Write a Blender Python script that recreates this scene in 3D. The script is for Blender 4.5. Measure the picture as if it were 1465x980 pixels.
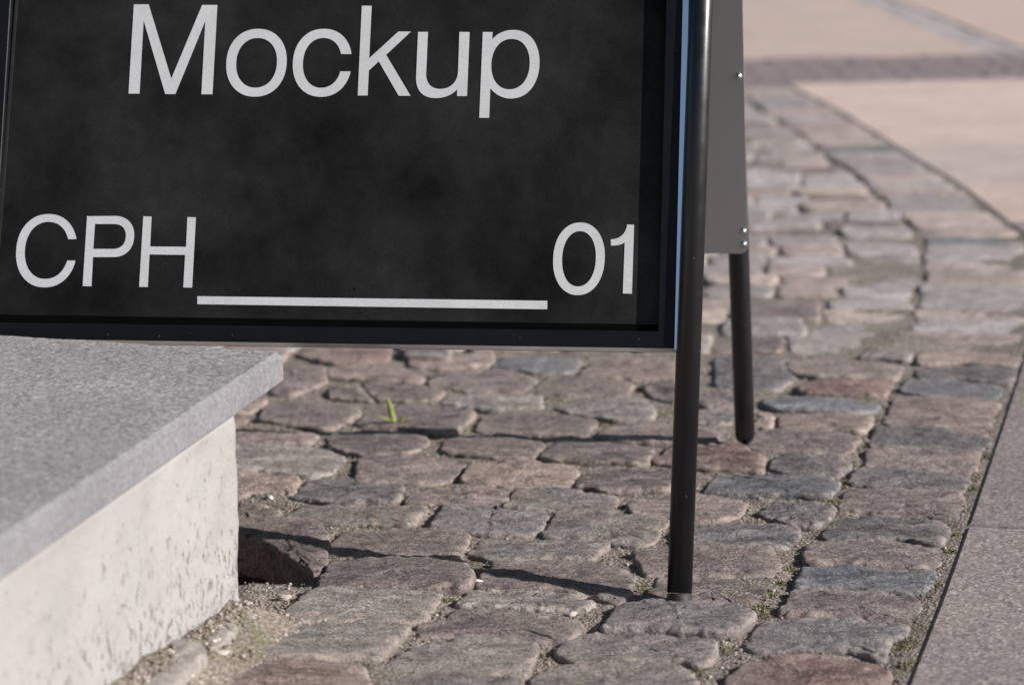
import bpy, bmesh, math, random
from math import radians, sin, cos, sqrt, pi, exp
from mathutils import Vector, Matrix, noise
from mathutils.geometry import tessellate_polygon

random.seed(7)
SC = bpy.context.scene
COL = SC.collection
for o in list(bpy.data.objects):
    bpy.data.objects.remove(o)

# ------------------------------------------------------------------ camera, sky, sun, exposure
CAM_H = 0.85
FPX, PHI, RHO = 3609.71, 0.2020011, -0.0211539      # focal length (in photo px), pitch down, roll
PW, PH = 1465.0, 980.0
_c, _s = cos(PHI), sin(PHI)
_R0, _U0 = Vector((1, 0, 0)), Vector((0, _s, _c))
FWD = Vector((0, _c, -_s))
RIGHT = cos(RHO) * _R0 + sin(RHO) * _U0
UP = -sin(RHO) * _R0 + cos(RHO) * _U0
EYE = Vector((0, 0, CAM_H))
cam = bpy.data.cameras.new('camera')
camo = bpy.data.objects.new('camera', cam)
COL.objects.link(camo)
camo.matrix_world = Matrix((
    (RIGHT.x, UP.x, -FWD.x, EYE.x), (RIGHT.y, UP.y, -FWD.y, EYE.y),
    (RIGHT.z, UP.z, -FWD.z, EYE.z), (0, 0, 0, 1)))
cam.sensor_width = 36
cam.lens = 36 * FPX / PW
cam.clip_start, cam.clip_end = 0.05, 500
cam.dof.use_dof = True
cam.dof.focus_distance = 2.90
cam.dof.aperture_fstop = 4.5
SC.camera = camo

SUN_EL = radians(28)
TRAVEL = Vector((-cos(radians(20)) * cos(SUN_EL), sin(radians(20)) * cos(SUN_EL), -sin(SUN_EL)))
w = bpy.data.worlds.new('World')
SC.world = w
w.use_nodes = True
nt = w.node_tree
sky = nt.nodes.new('ShaderNodeTexSky')
sky.sky_type = 'NISHITA'
sky.sun_disc = False
sky.sun_elevation = SUN_EL
sky.sun_rotation = math.atan2(-TRAVEL.x, -TRAVEL.y)
bg = nt.nodes['Background']
bg.inputs['Strength'].default_value = 0.055
nt.links.new(sky.outputs[0], bg.inputs['Color'])
sun = bpy.data.lights.new('sun', 'SUN')
sun.energy = 5.0
sun.angle = radians(0.5)
sun.color = (1.0, 0.965, 0.942)
suno = bpy.data.objects.new('sun', sun)
COL.objects.link(suno)
suno.rotation_euler = TRAVEL.to_track_quat('-Z', 'Y').to_euler()
suno.location = (3, -2, 4)
SC.view_settings.view_transform = 'Standard'
SC.view_settings.look = 'None'
SC.view_settings.exposure = 0.50
SC.view_settings.gamma = 1.0
SC.view_settings.use_curve_mapping = False

# ------------------------------------------------------------------ measuring helpers
def ray(x, y):
    return (FWD + RIGHT * ((x - PW / 2) / FPX) - UP * ((y - PH / 2) / FPX))

def smooth(t):
    t = min(1, max(0, t))
    return t * t * (3 - 2 * t)

# the plinth's right face runs through PC along E_DIR
E_DIR = Vector((-0.225, -0.974, 0)).normalized()    # towards the camera
E_NRM = Vector((0.974, -0.225, 0)).normalized()     # out of the face, to the right
PC = Vector((-0.290, 2.617, 0))

def rise(x, y):
    """street level: flat, climbing gently towards the step"""
    a = smooth((0.06 - x) / 0.40)
    b = smooth((3.0 - y) / 0.7)
    return a * b * (0.034 + 0.03 * max(0, 2.62 - y))

def on_ground(x, y, dz=0.0):
    d = ray(x, y)
    z = dz
    for _ in range(8):
        p = EYE + d * ((z - CAM_H) / d.z)
        z = rise(p.x, p.y) + dz
    return EYE + d * ((z - CAM_H) / d.z)

def on_level(x, y, z):
    d = ray(x, y)
    return EYE + d * ((z - CAM_H) / d.z)

def on_plane(x, y, p0, n):
    d = ray(x, y)
    return EYE + d * ((p0 - EYE).dot(n) / d.dot(n))

# ------------------------------------------------------------------ object helpers
def link(name, me, mat=None, parent=None, smoothed=False):
    o = bpy.data.objects.new(name, me)
    COL.objects.link(o)
    if mat is not None:
        me.materials.append(mat)
    if parent is not None:
        o.parent = parent
    if smoothed:
        for p in me.polygons:
            p.use_smooth = True
    return o

def mesh_from(name, vs, fs):
    me = bpy.data.meshes.new(name)
    me.from_pydata([tuple(v) for v in vs], [], fs)
    me.update()
    return me

def from_bm(name, bm, mat=None, parent=None, smoothed=False):
    bmesh.ops.recalc_face_normals(bm, faces=bm.faces)
    me = bpy.data.meshes.new(name)
    bm.to_mesh(me)
    bm.free()
    return link(name, me, mat, parent, smoothed)

def tag(o, label=None, cat=None, group=None, kind=None):
    if label: o['label'] = label
    if cat: o['category'] = cat
    if group: o['group'] = group
    if kind: o['kind'] = kind
    return o

def add_tube(bm, a, b, r, seg=28, rb=None):
    rb = r if rb is None else rb
    a, b = Vector(a), Vector(b)
    t = (b - a).normalized()
    s = t.orthogonal().normalized()
    q = t.cross(s)
    ra, rbv = [], []
    for i in range(seg):
        an = 2 * pi * i / seg
        d = s * cos(an) + q * sin(an)
        ra.append(bm.verts.new(a + d * r))
        rbv.append(bm.verts.new(b + d * rb))
    for i in range(seg):
        j = (i + 1) % seg
        bm.faces.new((ra[i], ra[j], rbv[j], rbv[i]))
    return ra, rbv

def lathe(bm, a, axis, prof, seg=28):
    """prof: (distance along axis, radius) pairs; capped at both ends"""
    axis = axis.normalized()
    s = axis.orthogonal().normalized()
    q = axis.cross(s)
    rings = []
    for (h, r) in prof:
        rings.append([bm.verts.new(a + axis * h + (s * cos(2 * pi * i / seg) + q * sin(2 * pi * i / seg)) * r) for i in range(seg)])
    for k in range(len(rings) - 1):
        for i in range(seg):
            j = (i + 1) % seg
            bm.faces.new((rings[k][i], rings[k][j], rings[k + 1][j], rings[k + 1][i]))
    bm.faces.new(rings[0][::-1])
    bm.faces.new(rings[-1])

# ------------------------------------------------------------------ materials
def new_mat(name, rough=0.7):
    m = bpy.data.materials.new(name)
    m.use_nodes = True
    n = m.node_tree.nodes
    b = n['Principled BSDF']
    b.inputs['Roughness'].default_value = rough
    return m, m.node_tree, b

def N(t, kind, **kw):
    n = t.nodes.new(kind)
    for k, v in kw.items():
        if hasattr(n, k):
            setattr(n, k, v)
        else:
            n.inputs[k].default_value = v
    return n

def L(t, a, b):
    t.links.new(a, b)

def coords(t, stretch=(1, 1, 1), per_object=False):
    tc = N(t, 'ShaderNodeTexCoord')
    mp = N(t, 'ShaderNodeMapping')
    mp.inputs['Scale'].default_value = stretch
    if per_object:
        oi = N(t, 'ShaderNodeObjectInfo')
        mu = N(t, 'ShaderNodeMath', operation='MULTIPLY')
        mu.inputs[1].default_value = 137.0
        L(t, oi.outputs['Random'], mu.inputs[0])
        ad = N(t, 'ShaderNodeVectorMath', operation='ADD')
        L(t, tc.outputs['Object'], ad.inputs[0])
        L(t, mu.outputs[0], ad.inputs[1])
        L(t, ad.outputs[0], mp.inputs['Vector'])
    else:
        L(t, tc.outputs['Object'], mp.inputs['Vector'])
    return mp.outputs[0]

def tex_noise(t, vec, scale, detail=5, rough=0.6, dist=0.0):
    n = N(t, 'ShaderNodeTexNoise')
    n.inputs['Scale'].default_value = scale
    n.inputs['Detail'].default_value = detail
    n.inputs['Roughness'].default_value = rough
    n.inputs['Distortion'].default_value = dist
    L(t, vec, n.inputs['Vector'])
    return n.outputs['Fac']

def ramp(t, fac, stops):
    r = N(t, 'ShaderNodeValToRGB')
    els = r.color_ramp.elements
    while len(els) < len(stops):
        els.new(0.5)
    for e, (p, c) in zip(els, stops):
        e.position = p
        e.color = (c, c, c, 1) if isinstance(c, (int, float)) else (*c, 1)
    L(t, fac, r.inputs['Fac'])
    return r.outputs['Color']

def mixc(t, fac, a, b, blend='MIX'):
    m = N(t, 'ShaderNodeMix', data_type='RGBA', blend_type=blend)
    for sock, v in ((0, fac), (6, a), (7, b)):
        if hasattr(v, 'is_linked'):
            L(t, v, m.inputs[sock])
        elif isinstance(v, tuple):
            m.inputs[sock].default_value = (*v, 1)
        else:
            m.inputs[sock].default_value = v
    return m.outputs[2]

def math2(t, op, a, b):
    m = N(t, 'ShaderNodeMath', operation=op)
    for i, v in enumerate((a, b)):
        if hasattr(v, 'is_linked'):
            L(t, v, m.inputs[i])
        else:
            m.inputs[i].default_value = v
    return m.outputs[0]

def bump(t, bsdf, pairs):
    """pairs: (height socket, strength, distance)"""
    prev = None
    for h, st, di in pairs:
        b = N(t, 'ShaderNodeBump')
        b.inputs['Strength'].default_value = st
        b.inputs['Distance'].default_value = di
        L(t, h, b.inputs['Height'])
        if prev is not None:
            L(t, prev, b.inputs['Normal'])
        prev = b.outputs[0]
    L(t, prev, bsdf.inputs['Normal'])

def sc(c, k):
    return tuple(min(1, v * k) for v in c)

def stone_mat(name, base, alt, pale=(0.38, 0.31, 0.27)):
    def sat(c, k=1.2):
        a = sum(c) / 3
        return tuple(a + (x - a) * k for x in c)
    base, alt = sc(sat(base), 1.05), sc(sat(alt), 1.05)
    m, t, b = new_mat(name, 0.78)
    v = coords(t, (1.0, 2.6, 1.6), True)
    vi = coords(t, (1, 1, 1), True)
    n1 = tex_noise(t, v, 13, 8, 0.66, 0.5)
    col = ramp(t, n1, [(0.30, sc(base, 0.45)), (0.45, sc(base, 0.95)), (0.56, alt), (0.68, sc(alt, 1.65))])
    n4 = tex_noise(t, vi, 5.0, 4, 0.6)
    col = mixc(t, ramp(t, n4, [(0.40, 0.0), (0.66, 0.55)]), col, sc(pale, 0.72))
    n2 = tex_noise(t, vi, 330, 3, 0.7)
    col = mixc(t, 0.75, col, ramp(t, n2, [(0.33, 0.25), (0.5, 0.98), (0.66, 1.9)]), 'MULTIPLY')
    n3 = tex_noise(t, v, 60, 5, 0.75)
    col = mixc(t, ramp(t, n3, [(0.53, 0.0), (0.64, 0.70)]), col, pale)
    col = mixc(t, ramp(t, n3, [(0.34, 0.75), (0.46, 0.0)]), col, sc(base, 0.4))
    oi = N(t, 'ShaderNodeObjectInfo')
    col = mixc(t, 1.0, col, ramp(t, oi.outputs['Random'], [(0, 0.82), (1, 1.2)]), 'MULTIPLY')
    at = N(t, 'ShaderNodeAttribute', attribute_name='edge')
    wear = math2(t, 'MULTIPLY', at.outputs['Fac'], ramp(t, tex_noise(t, vi, 42, 7, 0.75), [(0.46, 0.0), (0.56, 0.9)]))
    col = mixc(t, wear, col, pale)
    dr = N(t, 'ShaderNodeAttribute', attribute_name='dirt')
    col = mixc(t, dr.outputs['Fac'], col, (0.185, 0.148, 0.12))
    L(t, col, b.inputs['Base Color'])
    b.inputs['Specular IOR Level'].default_value = 0.35
    n5 = tex_noise(t, vi, 130, 4, 0.75)
    bump(t, b, [(n1, 0.8, 0.008), (n3, 1.0, 0.005), (n5, 1.0, 0.0035), (n2, 0.9, 0.0015)])
    return m

STONE = {
    'g': stone_mat('granite_grey_green', (0.168, 0.160, 0.150), (0.222, 0.208, 0.195)),
    'd': stone_mat('slate_dark', (0.122, 0.115, 0.120), (0.178, 0.165, 0.165), (0.35, 0.30, 0.275)),
    's': stone_mat('slate_blue', (0.128, 0.130, 0.142), (0.182, 0.180, 0.187), (0.32, 0.295, 0.28)),
    'p': stone_mat('porphyry_purple', (0.172, 0.138, 0.132), (0.240, 0.196, 0.187)),
    'q': stone_mat('porphyry_dark', (0.134, 0.109, 0.107), (0.195, 0.161, 0.156)),
    'b': stone_mat('sandstone_brown', (0.168, 0.128, 0.113), (0.228, 0.178, 0.158)),
    't': stone_mat('granite_pink', (0.252, 0.196, 0.176), (0.318, 0.256, 0.23), (0.46, 0.365, 0.315)),
    'r': stone_mat('granite_red', (0.185, 0.122, 0.108), (0.24, 0.170, 0.152)),
    'x': stone_mat('granite_hazed_pink', (0.36, 0.285, 0.262), (0.44, 0.36, 0.33), (0.46, 0.385, 0.34)),  # x, y, z, w: far stones, grazing haze put into a paler colour
    'y': stone_mat('granite_hazed_grey', (0.34, 0.305, 0.298), (0.41, 0.375, 0.36), (0.46, 0.40, 0.37)),
    'z': stone_mat('granite_hazed_blue', (0.285, 0.270, 0.28), (0.345, 0.335, 0.345), (0.42, 0.37, 0.34)),
    'w': stone_mat('granite_hazed_buff', (0.39, 0.32, 0.28), (0.47, 0.39, 0.345), (0.48, 0.41, 0.36)),
    'l': stone_mat('granite_pale', (0.24, 0.212, 0.198), (0.305, 0.275, 0.255), (0.46, 0.40, 0.36)),
}

def sand_mat():
    m, t, b = new_mat('joint_sand', 0.95)
    v = coords(t)
    n1 = tex_noise(t, v, 9, 5, 0.6)
    vo = N(t, 'ShaderNodeTexVoronoi')
    vo.inputs['Scale'].default_value = 260
    L(t, v, vo.inputs['Vector'])
    grain = ramp(t, vo.outputs['Color'], [(0.0, (0.115, 0.090, 0.072)), (0.45, (0.22, 0.178, 0.145)), (0.8, (0.32, 0.268, 0.228)), (1.0, (0.50, 0.45, 0.41))])
    col = mixc(t, 0.8, grain, ramp(t, n1, [(0.3, 0.55), (0.7, 1.15)]), 'MULTIPLY')
    moss = ramp(t, tex_noise(t, v, 5.5, 6, 0.7), [(0.56, 0.0), (0.67, 0.6)])
    col = mixc(t, moss, col, (0.11, 0.11, 0.045))
    L(t, col, b.inputs['Base Color'])
    bump(t, b, [(vo.outputs['Distance'], 0.8, 0.003), (tex_noise(t, v, 90, 5, 0.7), 0.8, 0.005)])
    return m
M_SAND = sand_mat()

def slab_mat(name, base, speck, k=1.0):
    m, t, b = new_mat(name, 0.85)
    v = coords(t)
    vo = N(t, 'ShaderNodeTexVoronoi')
    vo.inputs['Scale'].default_value = 270
    L(t, v, vo.inputs['Vector'])
    grain = ramp(t, vo.outputs['Color'], [(0.0, sc(base, 0.40)), (0.35, sc(base, 0.9)), (0.7, sc(base, 1.2)), (1.0, speck)])
    col = mixc(t, 0.55, grain, ramp(t, tex_noise(t, v, 3.5, 6, 0.65), [(0.3, 0.72), (0.7, 1.18)]), 'MULTIPLY')
    oi = N(t, 'ShaderNodeObjectInfo')
    col = mixc(t, 1.0, col, ramp(t, oi.outputs['Random'], [(0, 0.92), (1, 1.08)]), 'MULTIPLY')
    L(t, col, b.inputs['Base Color'])
    bump(t, b, [(tex_noise(t, v, 260, 4, 0.75), 0.6 * k, 0.0022)])
    return m
M_PAVER = slab_mat('paving_aggregate', (0.215, 0.178, 0.162), (0.46, 0.40, 0.36))
M_PLAZA = slab_mat('plaza_beige', (0.49, 0.38, 0.32), (0.58, 0.475, 0.41), 0.4)
M_PLAZA2 = slab_mat('plaza_greige', (0.43, 0.348, 0.305), (0.53, 0.445, 0.395), 0.4)
M_BAND = slab_mat('sett_mauve', (0.215, 0.165, 0.165), (0.33, 0.28, 0.27), 0.5)
M_BAND2 = slab_mat('sett_bluegrey', (0.36, 0.31, 0.295), (0.44, 0.395, 0.37), 0.5)

def ground_mat():
    m, t, b = new_mat('earth', 0.95)
    v = coords(t)
    L(t, ramp(t, tex_noise(t, v, 4, 6, 0.7), [(0.3, (0.10, 0.08, 0.06)), (0.7, (0.2, 0.165, 0.13))]), b.inputs['Base Color'])
    return m
M_EARTH = ground_mat()

def granite_mat(name, base, rough, fine, grain=1.0):
    m, t, b = new_mat(name, rough)
    tc = N(t, 'ShaderNodeTexCoord')
    mp = N(t, 'ShaderNodeMapping')
    mp.inputs['Rotation'].default_value = (0.6, 0.37, 0.9)
    L(t, tc.outputs['Object'], mp.inputs['Vector'])
    v = mp.outputs[0]
    vo = N(t, 'ShaderNodeTexVoronoi')
    vo.inputs['Scale'].default_value = 330
    L(t, v, vo.inputs['Vector'])
    n2 = math2(t, 'ADD', math2(t, 'MULTIPLY', vo.outputs['Color'], 0.45), math2(t, 'MULTIPLY', tex_noise(t, v, 520, 3, 0.75), 0.55))
    n1 = tex_noise(t, v, 7, 6, 0.65)
    n3 = tex_noise(t, v, 125, 5, 0.78)
    col = ramp(t, n2, [(0.28, sc(base, 0.45)), (0.46, sc(base, 0.94)), (0.57, sc(base, 1.12)), (0.74, sc(base, 1.75))])
    if grain < 1:
        col = mixc(t, grain, base, col)
    col = mixc(t, 0.6 * grain, col, ramp(t, n3, [(0.35, 0.50), (0.65, 1.38)]), 'MULTIPLY')
    col = mixc(t, 0.8, col, ramp(t, n1, [(0.3, 0.82), (0.7, 1.15)]), 'MULTIPLY')
    L(t, col, b.inputs['Base Color'])
    b.inputs['Specular IOR Level'].default_value = 0.4
    bump(t, b, [(n3, 0.55 * fine, 0.0025), (tex_noise(t, v, 330, 3, 0.75), 0.5 * fine, 0.001)])
    return m
M_SLAB = granite_mat('granite_flamed', (0.285, 0.272, 0.266), 0.72, 1.0)
M_SLAB_EDGE = granite_mat('granite_sawn', (0.195, 0.192, 0.199), 0.6, 0.2, 0.45)

def plaster_mat():
    m, t, b = new_mat('limewash', 0.9)
    v = coords(t)
    vs = coords(t, (1, 1, 0.5))
    base = ramp(t, tex_noise(t, v, 6, 6, 0.6), [(0.3, (0.272, 0.265, 0.256)), (0.7, (0.33, 0.323, 0.315))])
    sepz = N(t, 'ShaderNodeSeparateXYZ')
    tc = N(t, 'ShaderNodeTexCoord')
    L(t, tc.outputs['Object'], sepz.inputs[0])
    low = math2(t, 'SUBTRACT', 0.17, sepz.outputs['Z'])
    low = math2(t, 'MULTIPLY', low, 0.55)
    pit = math2(t, 'ADD', tex_noise(t, vs, 125, 6, 0.82), low)
    pits = ramp(t, pit, [(0.60, 0.0), (0.65, 1.0)])
    fine = ramp(t, tex_noise(t, v, 170, 4, 0.75), [(0.575, 0.0), (0.66, 0.85)])
    col = mixc(t, pits, base, (0.17, 0.135, 0.11))
    col = mixc(t, fine, col, (0.27, 0.22, 0.18))
    stain = ramp(t, tex_noise(t, vs, 11, 5, 0.7), [(0.45, 0.0), (0.75, 0.6)])
    col = mixc(t, stain, col, (0.31, 0.28, 0.25))
    L(t, col, b.inputs['Base Color'])
    inv = math2(t, 'SUBTRACT', 1.0, pits)
    bump(t, b, [(inv, 0.7, 0.003), (tex_noise(t, v, 45, 6, 0.7), 0.6, 0.004), (tex_noise(t, v, 300, 3, 0.7), 0.4, 0.001)])
    return m
M_PLASTER = plaster_mat()

def mortar_mat():
    m, t, b = new_mat('old_mortar', 0.95)
    v = coords(t)
    n = tex_noise(t, v, 70, 6, 0.75)
    L(t, ramp(t, n, [(0.3, (0.14, 0.118, 0.10)), (0.5, (0.25, 0.222, 0.20)), (0.7, (0.35, 0.32, 0.29))]), b.inputs['Base Color'])
    bump(t, b, [(n, 0.7, 0.003), (tex_noise(t, v, 300, 3, 0.7), 0.6, 0.001)])
    return m
M_MORTAR = mortar_mat()

def paint_mat(name, col, rough, scratch=True, coat=0.0, drawn=False):
    m, t, b = new_mat(name, rough)
    v = coords(t)
    vl = coords(t, (1, 1, 0.35))
    c = mixc(t, ramp(t, tex_noise(t, vl, 240, 3, 0.6), [(0.725, 0.0), (0.755, 0.6)]), col, (0.30, 0.29, 0.28)) if scratch else None
    if c is not None:
        dust = ramp(t, tex_noise(t, v, 16, 6, 0.7), [(0.5, 0.0), (0.85, 0.015)])
        c = mixc(t, dust, c, (0.22, 0.20, 0.19))
        L(t, c, b.inputs['Base Color'])
    else:
        b.inputs['Base Color'].default_value = (*col, 1)
    if coat:
        b.inputs['Specular IOR Level'].default_value = coat
    L(t, ramp(t, tex_noise(t, v, 40, 5, 0.6), [(0.3, rough * 0.8), (0.7, rough * 1.25)]), b.inputs['Roughness'])
    if drawn:      # fine turning marks round the tube
        bump(t, b, [(tex_noise(t, coords(t, (0.06, 0.06, 1)), 420, 2, 0.5), 1.0, 0.00075)])
    else:
        bump(t, b, [(tex_noise(t, v, 420, 3, 0.6), 0.12, 0.0006)])
    return m
M_FRAME = paint_mat('frame_black', (0.007, 0.0072, 0.009), 0.38, True, 0.22)
M_TUBE = paint_mat('tube_black', (0.003, 0.003, 0.0050), 0.35, True, 0.66, False)
M_RUBBER = paint_mat('rubber_black', (0.018, 0.017, 0.017), 0.6)
M_DARK_STRIP = paint_mat('dark_strip_black', (0.002, 0.002, 0.0022), 0.8, False, 0.05)
M_BACK = paint_mat('sheet_grey', (0.53, 0.525, 0.52), 0.5, False)
def metal_mat():
    m, t, b = new_mat('zinc', 0.28)
    b.inputs['Base Color'].default_value = (0.62, 0.64, 0.65, 1)
    b.inputs['Metallic'].default_value = 1.0
    return m
M_ZINC = metal_mat()
def trim_mat():
    m, t, b = new_mat('anodised_edge', 0.22)
    b.inputs['Base Color'].default_value = (0.92, 0.95, 1.0, 1)
    b.inputs['Metallic'].default_value = 1.0
    return m
M_TRIM = trim_mat()

def poster_mat():
    m, t, b = new_mat('poster_black', 0.6)
    v = coords(t)
    cloud = tex_noise(t, v, 6.0, 9, 0.66, 0.0)
    c = ramp(t, cloud, [(0.34, (0.0085, 0.0085, 0.0085)), (0.49, (0.018, 0.018, 0.018)), (0.70, (0.034, 0.034, 0.034))])
    g = tex_noise(t, v, 900, 2, 0.7)
    c = mixc(t, 0.8, c, ramp(t, g, [(0.35, 0.70), (0.65, 1.32)]), 'MULTIPLY')
    spots = ramp(t, tex_noise(t, v, 120, 3, 0.6), [(0.74, 0.0), (0.77, 0.9)])
    c = mixc(t, spots, c, (0.003, 0.003, 0.003))
    L(t, c, b.inputs['Base Color'])
    b.inputs['Specular IOR Level'].default_value = 0.03
    bump(t, b, [(tex_noise(t, v, 7, 3, 0.5), 0.25, 0.02), (g, 0.25, 0.0006)])
    return m
M_POSTER = poster_mat()

def print_mat():
    m, t, b = new_mat('print_grey_white', 0.65)
    v = coords(t)
    g = tex_noise(t, v, 900, 2, 0.7)
    c = ramp(t, g, [(0.3, (0.54, 0.54, 0.54)), (0.7, (0.76, 0.76, 0.76))])
    c = mixc(t, 0.8, c, ramp(t, tex_noise(t, v, 14, 5, 0.65), [(0.3, 0.88), (0.7, 1.06)]), 'MULTIPLY')
    spots = ramp(t, tex_noise(t, v, 200, 3, 0.6), [(0.76, 0.0), (0.79, 0.7)])
    c = mixc(t, spots, c, (0.25, 0.25, 0.25))
    L(t, c, b.inputs['Base Color'])
    b.inputs['Specular IOR Level'].default_value = 0.15
    return m
M_PRINT = print_mat()

def leaf_mat(name, a, c):
    m, t, b = new_mat(name, 0.55)
    v = coords(t)
    L(t, ramp(t, tex_noise(t, v, 60, 4, 0.6), [(0.3, a), (0.7, c)]), b.inputs['Base Color'])
    return m
M_LEAF = leaf_mat('leaf_green', (0.13, 0.16, 0.03), (0.25, 0.275, 0.075))
M_MOSS = leaf_mat('moss', (0.075, 0.075, 0.025), (0.19, 0.18, 0.065))

def pebble_mat():
    m, t, b = new_mat('pebbles', 0.85)
    at = N(t, 'ShaderNodeAttribute', attribute_name='tone')
    L(t, ramp(t, at.outputs['Fac'], [(0.0, (0.09, 0.07, 0.06)), (0.3, (0.17, 0.135, 0.105)), (0.6, (0.26, 0.21, 0.17)), (0.9, (0.40, 0.35, 0.30)), (1.0, (0.62, 0.60, 0.57))]), b.inputs['Base Color'])
    return m
M_PEBBLE = pebble_mat()

# ------------------------------------------------------------------ ground
g = 150.0
me = mesh_from('ground', [(-g, -g, -0.075), (g, -g, -0.075), (g, g, -0.075), (-g, g, -0.075)], [(0, 1, 2, 3)])
tag(link('ground', me, M_EARTH), 'bare brown earth sheet beneath all the paving', None, None, 'structure')

# edge between the cobbles and the smooth slabs, traced near to far (photo px -> street)
EDGE_PX = [(1235, 1130), (1290, 980), (1342, 850), (1380, 745), (1415, 645), (1444, 560), (1478, 455), (1482, 385), (1465, 334), (1375, 264), (1290, 213), (1200, 157), (1110, 111), (1050, 85)]
EDGE = [on_level(x, y, 0.006).xy for x, y in EDGE_PX]

def edge_x(y):
    for a, b in zip(EDGE, EDGE[1:]):
        if a.y <= y <= b.y:
            k = (y - a.y) / (b.y - a.y)
            return a.x + (b.x - a.x) * k
    return EDGE[0].x + (y - EDGE[0].y) * 0.28 if y < EDGE[0].y else EDGE[-1].x

Y_FAR = on_level(1250, 118, 0).y          # where the cobbles stop
Y_BAND = on_level(1250, 81, 0).y          # far side of the dark band

# ------------------------------------------------------------------ traced cobbles (crop origin, crop scale, outlines)
K = 3.9067
T = []
def tr(ox, oy, k, kind, pts, dz=0.0):
    T.append((kind, [(ox + x / k, oy + y / k) for x, y in pts], dz))
A = lambda kind, *p, dz=0.0: tr(300, 730, K, kind, p, dz)
B = lambda kind, *p, dz=0.0: tr(600, 730, K, kind, p, dz)
C_ = lambda kind, *p, dz=0.0: tr(900, 730, K, kind, p, dz)
D = lambda kind, *p, dz=0.0: tr(1090, 730, K, kind, p, dz)
E_ = lambda kind, *p, dz=0.0: tr(330, 480, K, kind, p, dz)
F = lambda kind, *p, dz=0.0: tr(600, 480, K, kind, p, dz)
G = lambda kind, *p, dz=0.0: tr(880, 480, K, kind, p, dz)
H = lambda kind, *p, dz=0.0: tr(1090, 480, K, kind, p, dz)
J = lambda kind, *p, dz=0.0: tr(1000, 380, 3.15, kind, p, dz)
Kk = lambda kind, *p, dz=0.0: tr(1060, 190, 3.617, kind, p, dz)
P = lambda kind, *p, dz=0.0: tr(0, 0, 1, kind, p, dz)
A('q', (40, 62), (380, 58), (600, 70), (665, 150), (645, 245), (600, 335), (520, 285), (450, 240), (370, 197), (280, 160), (180, 143), (40, 137), dz=0.006)
A('q', (20, -38), (250, -30), (395, -5), (345, 50), (190, 56), (20, 58))
A('g', (500, -28), (900, -32), (1225, -15), (1110, 92), (900, 82), (640, 75), (425, 42))
A('q', (740, 125), (1000, 112), (1250, 108), (1445, 150), (1395, 247), (1150, 250), (920, 252), (640, 275), (680, 180))
A('q', (615, 380), (680, 287), (960, 262), (1380, 275), (1470, 360), (1420, 432), (1100, 418), (850, 405), (605, 432), dz=0.006)
A('g', (560, 450), (700, 425), (1000, 420), (1295, 452), (1200, 612), (1100, 615), (850, 600), (480, 615), (425, 565))
A('g', (310, 650), (560, 625), (900, 612), (1115, 650), (1010, 760), (940, 822), (600, 815), (150, 822), (125, 790))
A('b', (60, 890), (330, 840), (600, 850), (850, 910), (885, 990), (850, 1150), (300, 1160), (-150, 1150), (-60, 950))
B('g', (-172, 832), (-60, 760), (150, 720), (450, 712), (662, 770), (625, 850), (590, 918), (200, 905), (-20, 900), (-192, 892))
B('g', (-240, 965), (-130, 908), (200, 915), (450, 958), (565, 995), (520, 1150), (-300, 1150))
B('d', (140, -25), (560, -30), (722, 20), (665, 110), (610, 142), (400, 138), (180, 122), (55, 97))
B('g', (765, 18), (1000, 0), (1250, 5), (1395, 60), (1290, 182), (1200, 188), (870, 152), (685, 142))
B('g', (340, 165), (800, 150), (1055, 180), (960, 282), (780, 275), (430, 288), (270, 237))
C_('p', (20, 245), (200, 212), (500, 205), (795, 212), (855, 320), (775, 372), (350, 362), (100, 362), (60, 300))
C_('q', (105, 478), (180, 376), (500, 368), (795, 390), (745, 480), (690, 520), (300, 512), (120, 495), dz=-0.003)
B('p', (430, 300), (700, 286), (1000, 300), (1195, 350), (1180, 450), (1120, 500), (960, 462), (700, 432), (318, 438), (360, 360))
B('l', (290, 452), (560, 446), (850, 462), (975, 512), (920, 555), (640, 548), (420, 542), (212, 527))
B('q', (230, 548), (560, 574), (900, 620), (915, 660), (800, 740), (650, 742), (430, 714), (180, 705), (5, 695), (-22, 650), (150, 600))
C_('d', (-40, 508), (150, 494), (480, 512), (680, 540), (695, 590), (610, 672), (480, 685), (0, 652), (-152, 662), (-110, 600), dz=0.004)
C_('g', (-412, 805), (-340, 706), (-80, 670), (200, 660), (485, 695), (472, 805), (400, 862), (200, 835), (0, 842), (-300, 855))
C_('g', (-535, 920), (-380, 852), (0, 850), (230, 856), (340, 910), (372, 960), (300, 1150), (-620, 1150))
C_('r', (555, 935), (680, 852), (940, 820), (1200, 835), (1445, 890), (1465, 1000), (1400, 1150), (500, 1150))
D('d', (400, 40), (620, 12), (1000, 70), (1045, 120), (985, 200), (780, 165), (360, 162), (345, 130))
D('q', (240, 220), (320, 172), (780, 172), (1002, 215), (992, 312), (900, 326), (500, 300), (245, 298))
D('s', (245, 312), (500, 307), (965, 347), (935, 432), (820, 470), (480, 442), (185, 437))
D('q', (180, 462), (450, 452), (830, 482), (885, 540), (855, 650), (480, 588), (105, 575))
D('d', (-62, 690), (10, 605), (400, 592), (830, 655), (795, 702), (705, 722), (682, 837), (500, 786), (150, 776), (-60, 782), (-97, 745))
C_('d', (225, 122), (500, 76), (945, 95), (940, 150), (862, 205), (600, 212), (240, 205))
G('s', (495, 872), (560, 772), (850, 768), (1205, 790), (1245, 840), (1190, 912), (960, 895), (620, 886))
G('d', (872, 705), (960, 660), (1250, 680), (1312, 730), (1240, 780), (1000, 786), (878, 742))
P('d', (1085, 735), (1110, 716), (1150, 716), (1193, 728), (1181, 745), (1165, 752), (1125, 748))
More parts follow.
